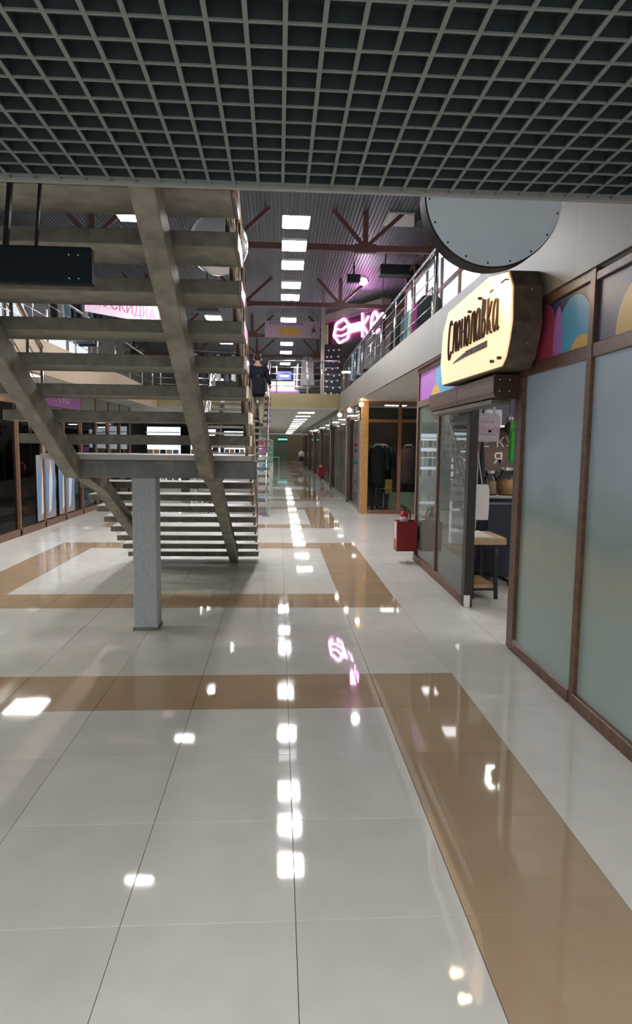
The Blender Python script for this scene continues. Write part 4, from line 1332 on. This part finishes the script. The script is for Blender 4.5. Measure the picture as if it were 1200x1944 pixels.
# dark polka-dot panel
t = thing('polka_dot_panel', 'black panel with white dots beside the slim pillar on the bridge', 'panel', (1.44, 21.2, 3.2), -0.12)
MB().box(0.0, 0.58, 0.0, 0.05, 0.0, 1.72).build('board', M['charcoal'], t)
rnd = random.Random(3)
for r in range(8):
    for c in range(3):
        a = 0.09 + 0.18 * c + (0.06 if r % 2 else 0) + rnd.uniform(-0.03, 0.03)
        b = 0.14 + 0.2 * r + rnd.uniform(-0.03, 0.03)
        MB().prism([(a + 0.033 * math.cos(2 * PI * k / 8), b + 0.033 * math.sin(2 * PI * k / 8)) for k in range(8)], 'y', -0.006, 0.0).build('dot', M['white'], t)

# clothes on racks upstairs
def garment(x, y, z, w, h_, m, rz, label, group):
    t = thing('hanging_garment', label, 'garment', (x, y, z), rz, group)
    pl = [(-w / 2, -h_), (w / 2, -h_), (w / 2 * 0.86, -0.12), (w / 2 * 0.5, -0.02), (-w / 2 * 0.5, -0.02), (-w / 2 * 0.86, -0.12)]
    MB().prism(pl, 'y', -0.05, 0.05).build('cloth', m, t, bevel=0.012)
    MB().tube([(0, 0, -0.02), (0, 0, 0.05), (0.02, 0, 0.07), (0.0, 0, 0.09)], 0.005, 5).build('hanger_hook', M['chrome'], t)
    return t
cl = [('teal', M['teal']), ('blue', M['bluecloth']), ('white', M['white']), ('black', M['charcoal']), ('grey', M['greycloth']), ('magenta', M['magenta']), ('navy', M['navycloth'])]
def rack(x0, y0, x1, y1, z, n, label, glabel, seq, hh, rh=1.62):
    t = thing('clothes_rack', label, 'rack', (x0, y0, z))
    dx, dy = x1 - x0, y1 - y0
    MB().tube([(0, 0, 0), (0, 0, rh), (dx, dy, rh), (dx, dy, 0)], 0.015, 8).build('frame', M['chrome'], t, smooth=True)
    MB().tube([(-0.2, 0, 0.015), (0.2, 0, 0.015)], 0.015, 6).build('foot', M['chrome'], t)
    MB().tube([(dx - 0.2, dy, 0.015), (dx + 0.2, dy, 0.015)], 0.015, 6).build('foot', M['chrome'], t)
    for q in range(n):
        f = (q + 0.5) / n
        nm, m = cl[seq[q % len(seq)]]
        garment(x0 + dx * f, y0 + dy * f, z + rh - 0.075, 0.5, hh + 0.15 * ((q * 3) % 3) / 2, m, math.atan2(dy, dx) + PI / 2 - 0.25, '%s garment hanging %s on %s' % (nm, words_[q], glabel), 'garments on %s' % glabel)
rack(2.30, 18.9, 2.30, 15.6, FLOOR2, 11, 'chrome clothes rack behind the right-hand gallery railing', 'the rack behind the right railing', (0, 2, 1, 1, 3, 4, 2, 1, 3, 6, 4), 0.85, 1.22)
rack(2.7, 15.0, 2.7, 11.5, FLOOR2, 9, 'second clothes rack nearer along the right-hand gallery', 'the nearer right gallery rack', (4, 3, 6, 3, 4, 0, 2, 5, 3), 0.85, 1.22)
rack(1.0, 22.6, 0.75, 25.6, 3.2, 7, 'clothes rack on the bridge left of the slim pillar', 'the bridge rack', (4, 3, 4, 2, 3, 4, 0), 1.0)
# dark umbrella-like canopy near the windows, and bright lamp blobs upstairs
t = thing('gallery_spotlight', 'bright spotlight on a dark bracket under the second truss', 'light', (2.15, 16.9, 5.86))
MB().ball((0, 0, 0), 0.11, 8, 0.85).build('lamp', M['spotglow'], t, smooth=True)
MB().box(-0.42, -0.08, -0.08, 0.08, -0.04, 0.16).build('body', M['black'], t)
MB().bar((-0.25, 0, 0.14), (-0.25, 0, 0.47), 0.04).build('bracket', M['black'], t)
t = thing('gallery_spotlight', 'small bright lamp among the upper shop windows', 'light', (2.75, 11.2, 4.95))
MB().ball((0, 0, 0), 0.075, 8).build('lamp', M['spotglow'], t, smooth=True)
MB().tube([(0, 0, 0.07), (0, 0, 1.38)], 0.012, 6).build('stem', M['black'], t)
t = thing('gallery_spotlight', 'small white lamp beside the dark goods at the neon sign', 'light', (2.65, 16.8, 5.0))
MB().ball((0, 0, 0), 0.075, 8).build('lamp', M['spotglow'], t, smooth=True)
MB().tube([(0, 0, 0.07), (0, 0, 1.33)], 0.012, 6).build('stem', M['black'], t)
t = thing('duct_box', 'dark ventilation duct hanging under the roof right of the first truss', 'duct', (3.15, 12.6, 6.0))
MB().box(-0.55, 0.6, -0.2, 0.2, -0.12, 0.12).build('duct', M['charcoal'], t, bevel=0.01)
MB().bar((-0.4, 0, 0.1), (-0.4, 0, 0.33), 0.03).build('hanger', M['black'], t)
MB().bar((0.4, 0, 0.1), (0.4, 0, 0.33), 0.03).build('hanger', M['black'], t)
t = thing('duct_box', 'dark ventilation duct hanging beyond the first truss', 'duct', (3.0, 16.2, 5.95))
MB().box(-0.55, 0.6, -0.2, 0.2, -0.12, 0.12).build('duct', M['charcoal'], t, bevel=0.01)
MB().bar((-0.4, 0, 0.1), (-0.4, 0, 0.38), 0.03).build('hanger', M['black'], t)
MB().bar((0.4, 0, 0.1), (0.4, 0, 0.38), 0.03).build('hanger', M['black'], t)

# sale banner on the third truss
sb = thing('sale_banner', 'pale pink sale banner hung on the third roof truss', 'banner', (0.47, 23.78, 5.5))
MB().box(-1.0, 1.0, -0.012, 0.0, 0.03, 0.62).build('sheet', M['bannerpink'], sb)
text_obj('lettering', 'РАСПРОДАЖА', 0.17, M['navy'], sb, (-0.22, -0.014, 0.53), (PI / 2, 0, 0), 0.003, 1.0)
MB().prism([(-0.1 + 0.42 * math.cos(2 * PI * k / 20), 0.25 + 0.13 * math.sin(2 * PI * k / 20)) for k in range(20)], 'y', -0.018, -0.012).build('orange_spot', M['yellow'], sb)
MB().prism([(0.68, 0.15), (0.72, 0.3), (0.66, 0.34), (0.74, 0.36), (0.78, 0.5), (0.81, 0.36), (0.88, 0.22), (0.78, 0.26)], 'y', -0.018, -0.012).build('figure', M['navy'], sb)
for sx in (-0.9, 0.9):
    MB().tube([(sx, -0.005, 0.6), (sx, -0.005, 0.84)], 0.006, 5).build('cord', M['black'], sb)
# blue screen and pink counter far off upstairs
t = thing('blue_screen', 'small blue lit screen far off behind the bridge railing', 'screen', (0.25, 36.0, 5.25))
MB().box(-0.42, 0.42, 0, 0.06, 0, 0.55).build('screen', M['bluescreen'], t)
MB().box(-0.45, 0.45, 0.02, 0.08, -0.03, 0.58).build('frame', M['black'], t)
MB().tube([(0, 0.05, 0.58), (0, 0.05, 1.09)], 0.02, 6).build('stem', M['black'], t)
t = thing('pink_counter', 'long pink counter on the bridge behind the railing', 'counter', (0.3, 24.5, 3.2))
MB().box(-0.75, 0.45, 0, 0.5, 0, 0.42).build('body', mat('pink_board', (0.62, 0.36, 0.50), 0.5), t)
MB().box(-0.78, 0.48, -0.03, 0.53, 0.42, 0.47).build('top', M['purple'], t)
MB().box(-0.75, 0.45, 0.2, 0.25, 0.47, 0.85).build('back_board', M['beigewall'], t)

# ================================================================== LEFT SIDE, SEEN THROUGH THE STAIR
lf = thing('storefront', 'brown-framed glass shop front along the left, behind the stair', 'shop front', (-4.55, 3.0, 0))
for i in range(15):
    y = 1.2 * i
    MB().box(-0.05, 0.05, y - 0.035, y + 0.035, 0, 2.72).build('mullion', M['midwood'], lf)
    if i < 14:
        MB().box(-0.004, 0.004, y + 0.035, y + 1.165, 0.12, 2.30).build('pane', M['glass'], lf)
MB().box(-0.05, 0.05, 0, 16.9, 0, 0.12).build('bottom_rail', M['midwood'], lf)
MB().box(-0.05, 0.05, 0, 16.9, 2.30, 2.38).build('transom_rail', M['midwood'], lf)
MB().box(-0.03, 0.03, 0, 16.9, 2.38, 2.72).build('header', M['wall'], lf)
ps = thing('shop_sign', 'purple shop sign with white letters on the left shop front', 'sign', (-4.51, 14.0, 2.36))
MB().box(0.0, 0.03, -1.6, 0.9, 0.0, 0.34).build('board', M['purple'], ps)
text_obj('lettering', 'LVO', 0.26, M['white'], ps, (0.034, -0.2, 0.17), (PI / 2, 0, PI / 2), 0.003, 1.4)
for i, y in enumerate((12.75, 13.95)):
    t = thing('window_poster', ('first', 'second')[i] + ' blue and white poster in the left shop window beside the stair', 'poster', (-4.53, y, 0.15))
    MB().box(0.0, 0.006, -0.5, 0.5, 0, 1.25).build('sheet', M['greycloth'], t)
    for q in range(5):
        a = -0.4 + 0.2 * q
        MB().prism([(a - 0.1, 0.1), (a + 0.02, 0.15), (a + 0.14, 0.7), (a + 0.04, 1.15), (a - 0.06, 0.7)], 'x', 0.006, 0.008).build('print', M['paper'] if q % 2 else M['bluecloth'], t)
tag(box('wall_shop_left', M['white'], (-6.6, -6.5, 3, 20, 0, 2.7)), 'white rear wall of the left shops', 'wall', kind='structure')
for i, y in enumerate((4.5, 7.0, 9.5, 12.0, 14.5, 17.0)):
    t = thing('shop_light', 'ceiling light in the left shops, %s along' % words_[i], 'light', (-5.4, y, 2.72), group='left shop lights')
    MB().box(-0.3, 0.3, -0.3, 0.3, -0.02, 0.0).build('housing', M['white'], t)
    MB().box(-0.28, 0.28, -0.28, 0.28, -0.028, -0.02).build('diffuser', M['soffitglow'], t)
gnl = ['white', 'tan', 'off-white', 'charcoal', 'grey', 'wood-brown', 'white', 'dark blue', 'dark brown']
for i, y in enumerate((4.2, 6.2, 8.2, 10.4)):  # out-of-view panels added to light the left floor and stair undersides
    t = thing('soffit_fill', 'added unseen fill panel under the left gallery edge beside the stair, %s along' % words_[i], 'light', (-4.12, y, 2.715), group='added left fill lights')
    MB().box(-0.3, 0.3, -0.3, 0.3, -0.02, 0.015).build('housing', M['white'], t)
    MB().box(-0.28, 0.28, -0.28, 0.28, -0.028, -0.02).build('diffuser', M['shopglow'], t)
gml = [M['white'], M['tanwood'], M['paper'], M['charcoal'], M['greycloth'], M['woodtable'], M['white'], M['bluecloth'], M['brownwall']]
gi = 0
for i, y in enumerate((8.0, 10.4, 12.8, 15.2, 17.6)):
    t = thing('display_shelf', 'dark display shelf of mixed goods in the left shops, %s along' % words_[i], 'shelf', (-5.5, y, 0), group='display shelves in the left shops')
    for z in (0.5, 1.0, 1.45, 1.9):
        MB().box(0.0, 0.4, 0, 2.2, z, z + 0.03).build('shelf_board', M['brownwall'], t)
    for s in (0.0, 2.17):
        MB().box(0.0, 0.4, s, s + 0.03, 0, 2.2).build('upright', M['brownwall'], t)
    for z in (1.03, 1.48, 1.93):
        for q in range(7):
            hh = 0.20 + 0.06 * ((gi * 5) % 4)
            w = 0.05 + 0.025 * (gi % 3)
            o = MB().lathe([(w, 0), (w, hh * 0.65), (w * 0.45, hh * 0.8), (w * 0.45, hh)], (0, 0, 0), 10).build('bottle', gml[(gi * 4) % 9], None)
            o.location = (-5.28, y + 0.25 + 0.28 * q, z)
            tag(o, '%s bottle, %s along the %s board of the %s dark shelf on the left' % (gnl[(gi * 4) % 9], words_[q], {1.03: 'lower', 1.48: 'middle', 1.93: 'upper'}[z], words_[i]), 'bottle', 'bottles on the left shop shelves')
            gi += 1
# far left, beyond the bridge: lit shelves
for i, (x, y) in enumerate(((-4.4, 21.5), (-3.3, 24.0), (-2.3, 27.0))):
    t = thing('lit_showcase', 'bright white showcase under the bridge behind the stair, %s along' % words_[i], 'showcase', (x, y, 0), group='showcases under the bridge')
    MB().box(0, 1.1, 0.3, 0.34, 0.4, 2.2).build('back_panel', M['coolglow'], t)
    MB().box(0, 1.1, 0.0, 0.34, 0.0, 0.4).build('base', M['white'], t)
    for z in (0.8, 1.2, 1.6, 2.0):
        MB().box(0, 1.1, 0.0, 0.3, z, z + 0.03).build('shelf_board', M['white'], t)
    for q in range(5):
        for z in (0.4, 0.83, 1.23, 1.63):
            o = MB().box(-0.085, 0.085, -0.07, 0.07, 0, 0.22 + 0.06 * ((q * 3 + int(z * 10)) % 3)).build('boxed_item', gml[(q * 2 + int(z * 7)) % 9], None)
            o.location = (x + 0.13 + 0.21 * q, y + 0.13, z)
            tag(o, '%s boxed item, %s along the %s board of the %s showcase under the bridge' % (gnl[(q * 2 + int(z * 7)) % 9], words_[q], {0.4: 'bottom', 0.83: 'lower', 1.23: 'middle', 1.63: 'upper'}[z], words_[i]), 'box', 'boxed goods under the bridge')

# left upper storey
sb2 = thing('sale_banner', 'long pink discount banner over the left-hand gallery behind the stair', 'banner', (-3.46, 11.9, 4.10), math.atan2(2.1, 1.16))
MB().prism([(0, -0.13), (2.4, 0.0), (2.4, 0.5), (0, 0.5)], 'y', 0.0, 0.012).build('sheet', M['bannerpink'], sb2)
text_obj('lettering', '50% СКИДКА ГО', 0.30, M['bannertext'], sb2, (1.22, -0.004, 0.13), (PI / 2, 0, 0), 0.003, 1.0)
for sx in (0.1, 2.3):
    MB().tube([(sx, 0.005, 0.5), (sx, 0.005, 2.24)], 0.006, 5).build('cord', M['black'], sb2)
tag(box('wall_gallery_left', M['wall'], (-6.9, -6.8, 2.85, 45, FLOOR2, 6.3)), 'grey rear wall of the left-hand gallery', 'wall', kind='structure')
uwl = thing('window_2', 'bright white shop windows of the left-hand gallery', 'window', kind='structure')
for i in range(7):
    y = 6 + 2.0 * i
    MB().box(-5.8, -5.7, y - 0.06, y + 0.06, FLOOR2, 5.9).build('mullion', M['trimgrey'], uwl)
    MB().box(-5.76, -5.74, y + 0.06, y + 1.94, 3.9 if i % 2 else 3.5, 5.0).build('pane', M['whiteglow'], uwl)
    MB().box(-5.77, -5.73, y + 0.06, y + 1.94, 5.0, 5.1).build('rail', M['trimgrey'], uwl)
    MB().box(-5.77, -5.73, y + 0.06, y + 1.94, FLOOR2, 3.9 if i % 2 else 3.5).build('sill_panel', M['wall'], uwl)
rack(-4.4, 12.0, -4.4, 15.6, FLOOR2, 9, 'clothes rack on the left-hand gallery behind the stair', 'the left gallery rack', (4, 3, 2, 0, 3, 6, 2, 1, 3), 0.9)
rack(-3.0, 22.5, -1.2, 22.8, 3.2, 7, 'clothes rack on the bridge left of the second stair', 'the bridge rack behind the stair', (2, 3, 4, 2, 6, 2, 3), 0.9)
t = thing('hanging_speaker', 'dark speaker box hung in the hall beyond the stair', 'speaker', (-1.53, 14.0, 4.63))
MB().box(-0.24, 0.24, -0.15, 0.15, -0.16, 0.16).build('cabinet', M['blackbox'], t, bevel=0.01)
for sx in (-0.1, 0.1):
    MB().prism([(sx + 0.05 * math.cos(2 * PI * k / 12), 0.03 + 0.03 * math.sin(2 * PI * k / 12)) for k in range(12)], 'y', -0.155, -0.149).build('cone', M['white'], t)
MB().tube([(0, 0, 0.15), (0, 0, 1.70)], 0.012, 6).build('hanger', M['black'], t)

# ================================================================== PEOPLE
def person_climbing():
    zt = Z2(12)
    yb = Y2(12) + 0.12
    t = thing('person', 'person in a dark jacket with backpack and beige trousers climbing the far stair', 'person', (-0.60, yb, zt), 0.0)
    s = 1.12
    def P(x, y, z): return (x * s, y * s, z * s)
    hip = 0.93
    V = [P(0, 0, hip), P(0, 0.01, 1.12), P(0, 0.03, 1.32), P(0, 0.03, 1.46), P(0, 0.04, 1.54), P(0, 0.06, 1.64), P(0, 0.06, 1.72),      # 0-6 spine head
         P(0.19, 0.02, 1.42), P(0.27, 0.02, 1.16), P(0.30, 0.20, 1.02), P(0.31, 0.27, 1.02),                                             # 7-10 right arm to the rail
         P(-0.19, 0.02, 1.42), P(-0.25, -0.01, 1.14), P(-0.25, 0.05, 0.90), P(-0.25, 0.07, 0.82),                                         # 11-14 left arm
         P(0.10, 0.0, 0.86), P(0.10, 0.05, 0.46), P(0.10, -0.03, 0.08), P(0.10, 0.08, 0.035),                                             # 15-18 right leg
         P(-0.10, 0.0, 0.86), P(-0.10, 0.24, 0.60), P(-0.10, 0.22, 0.25), P(-0.10, 0.33, 0.205)]                                          # 19-22 left leg, on the next tread
    E = [(0, 1), (1, 2), (2, 3), (3, 4), (4, 5), (5, 6), (3, 7), (7, 8), (8, 9), (9, 10), (3, 11), (11, 12), (12, 13), (13, 14),
         (0, 15), (15, 16), (16, 17), (17, 18), (0, 19), (19, 20), (20, 21), (21, 22)]
    Rr = [(0.15, 0.11), (0.14, 0.10), (0.16, 0.11), (0.09, 0.07), 0.05, (0.075, 0.09), (0.068, 0.08), 0.062, 0.045, 0.034, 0.03, 0.062, 0.045, 0.034, 0.03,
          0.085, 0.06, 0.04, 0.035, 0.085, 0.06, 0.04, 0.035]
    skin('body', V, E, Rr, M['skin'], t)
    # fingers, each a short chain from the palm
    for side, base, d in ((1, P(0.31, 0.27, 1.02), (0, 0.05, -0.02)), (-1, P(-0.25, 0.07, 0.82), (0, 0.015, -0.06))):
        f = MB()
        for q in range(4):
            o_ = (q - 1.5) * 0.018
            b = Vector(base) + Vector((0 if side > 0 else 0, 0, 0)) + (Vector((o_, 0, 0)) if side > 0 else Vector((0, o_, 0)))
            L = (0.9, 1.05, 1.0, 0.8)[q]
            f.tube([b, b + Vector(d) * L, b + Vector(d) * L * 1.5 + Vector((0, 0.0, -0.03))], [0.010, 0.009, 0.007], 6)
        b = Vector(base) + Vector((-0.03 * side, 0.0, 0.0))
        f.tube([b, b + Vector((-0.02 * side, 0.02, -0.02)), b + Vector((-0.02 * side, 0.04, -0.04))], [0.011, 0.010, 0.008], 6)
        f.build('hand', M['skin'], t, smooth=True)
    # jacket: torso and sleeves as one grown surface
    JV = [P(0, 0.0, 0.84), P(0, 0.0, 1.0), P(0, 0.02, 1.2), P(0, 0.03, 1.38), P(0, 0.03, 1.47), P(0.20, 0.02, 1.42), P(0.275, 0.02, 1.16), P(0.30, 0.17, 1.04),
          P(-0.20, 0.02, 1.42), P(-0.26, -0.01, 1.14), P(-0.255, 0.05, 0.92)]
    JE = [(0, 1), (1, 2), (2, 3), (3, 4), (3, 5), (5, 6), (6, 7), (3, 8), (8, 9), (9, 10)]
    JR = [(0.19, 0.14), (0.19, 0.14), (0.195, 0.145), (0.19, 0.13), (0.10, 0.085), 0.088, 0.068, 0.055, 0.088, 0.068, 0.055]
    skin('jacket', JV, JE, JR, M['jacket'], t)
    # trousers
    TV = [P(0, 0, 0.95), P(0.10, 0.0, 0.84), P(0.10, 0.05, 0.46), P(0.10, -0.02, 0.11), P(-0.10, 0.0, 0.84), P(-0.10, 0.24, 0.60), P(-0.10, 0.22, 0.28)]
    skin('trousers', TV, [(0, 1), (1, 2), (2, 3), (0, 4), (4, 5), (5, 6)], [(0.17, 0.13), 0.11, 0.085, 0.07, 0.11, 0.085, 0.07], M['trousers'], t)
    for x, y, z in ((0.10, 0.0, 0.0), (-0.10, 0.24, 0.175)):
        b = Vector(P(x, y, z))
        m_ = MB().box(b.x - 0.05, b.x + 0.05, b.y - 0.09, b.y + 0.17, b.z if z else 0.001, b.z + 0.09)
        m_.build('shoe', M['shoe'], t, bevel=0.02)
    # hair over the back of the head
    b = Vector(P(0, 0.045, 1.685))
    hm = MB().ball((0, 0, 0), 0.105 * s, 10, 1.08).build('hair', M['hair'], t, smooth=True)
    hm.location = b + Vector((0, -0.012, 0.02))
    hm.scale = (0.86, 1.0, 1.0)
    for sx in (-1, 1):
        MB().ball(tuple(Vector(P(sx * 0.083, 0.06, 1.63))), 0.026, 6, 1.5).build('ear', M['skin'], t, smooth=True)
    # backpack
    bp = MB()
    bp.prism([(-0.17, 0), (0.17, 0), (0.185, 0.12), (0.18, 0.40), (0.12, 0.53), (-0.12, 0.53), (-0.18, 0.40), (-0.185, 0.12)], 'y', -0.20, 0.0)
    o = bp.build('backpack', M['backpack'], t, bevel=0.03)
    o.location = (0.03, -0.10, 0.80)
    MB().box(-0.12, 0.12, -0.25, -0.19, 0.05, 0.24).build('pocket', M['backpack'], o, bevel=0.02)
    MB().tube([(-0.03, -0.08, 0.52), (0, -0.10, 0.58), (0.03, -0.08, 0.52)], 0.008, 6).build('loop', M['greycloth'], o)
    for sx in (-1, 1):
        MB().tube([(sx * 0.13, 0.0, 0.5), (sx * 0.15, 0.08, 0.66), (sx * 0.15, 0.2, 0.60)], 0.018, 6).build('strap', M['backpack'], o)
    return t
person_climbing()

t = thing('person', 'distant person in a white top and black skirt at the end of the corridor', 'person', (1.75, 49.6, 0), 0.3)
s = 0.80
V = [(0, 0, 0.95), (0, 0, 1.15), (0, 0, 1.35), (0, 0, 1.47), (0, 0, 1.55), (0, -0.01, 1.66), (0, -0.01, 1.73),
     (0.17, 0, 1.40), (0.23, 0, 1.14), (0.22, -0.1, 0.92), (-0.17, 0, 1.40), (-0.23, 0, 1.14), (-0.22, -0.1, 0.92),
     (0.09, 0, 0.88), (0.09, -0.03, 0.48), (0.09, 0.05, 0.08), (0.09, -0.06, 0.04), (-0.09, 0, 0.88), (-0.09, 0.02, 0.48), (-0.09, 0.0, 0.08), (-0.09, -0.1, 0.04)]
E = [(0, 1), (1, 2), (2, 3), (3, 4), (4, 5), (5, 6), (3, 7), (7, 8), (8, 9), (3, 10), (10, 11), (11, 12), (0, 13), (13, 14), (14, 15), (15, 16), (0, 17), (17, 18), (18, 19), (19, 20)]
Rr = [(0.14, 0.1), (0.12, 0.09), (0.15, 0.1), (0.08, 0.07), 0.045, 0.085, 0.075, 0.06, 0.042, 0.03, 0.06, 0.042, 0.03, 0.08, 0.055, 0.036, 0.034, 0.08, 0.055, 0.036, 0.034]
V = [(a * s, b * s, c * s) for a, b, c in V]
Rr = [(r[0] * s, r[1] * s) if isinstance(r, tuple) else r * s for r in Rr]
skin('body', V, E, Rr, M['skin'], t)
MB().lathe([(0.17 * s, 0.98 * s), (0.16 * s, 1.15 * s), (0.18 * s, 1.35 * s), (0.10 * s, 1.48 * s), (0.06 * s, 1.5 * s)], (0, 0, 0), 16).build('top', M['white'], t, smooth=True)
for sx in (-1, 1):
    MB().tube([(sx * 0.16 * s, 0, 1.42 * s), (sx * 0.235 * s, 0, 1.14 * s), (sx * 0.225 * s, -0.1 * s, 0.97 * s)], [0.07 * s, 0.06 * s, 0.045 * s], 10).build('sleeve', M['white'], t, smooth=True)
MB().lathe([(0.23 * s, 0.52 * s), (0.20 * s, 0.8 * s), (0.17 * s, 1.0 * s)], (0, 0, 0), 16).build('skirt', M['black'], t, smooth=True)
o = MB().ball((0, 0.012, 1.70 * s), 0.10 * s, 8, 1.1).build('hair', M['hair'], t, smooth=True)
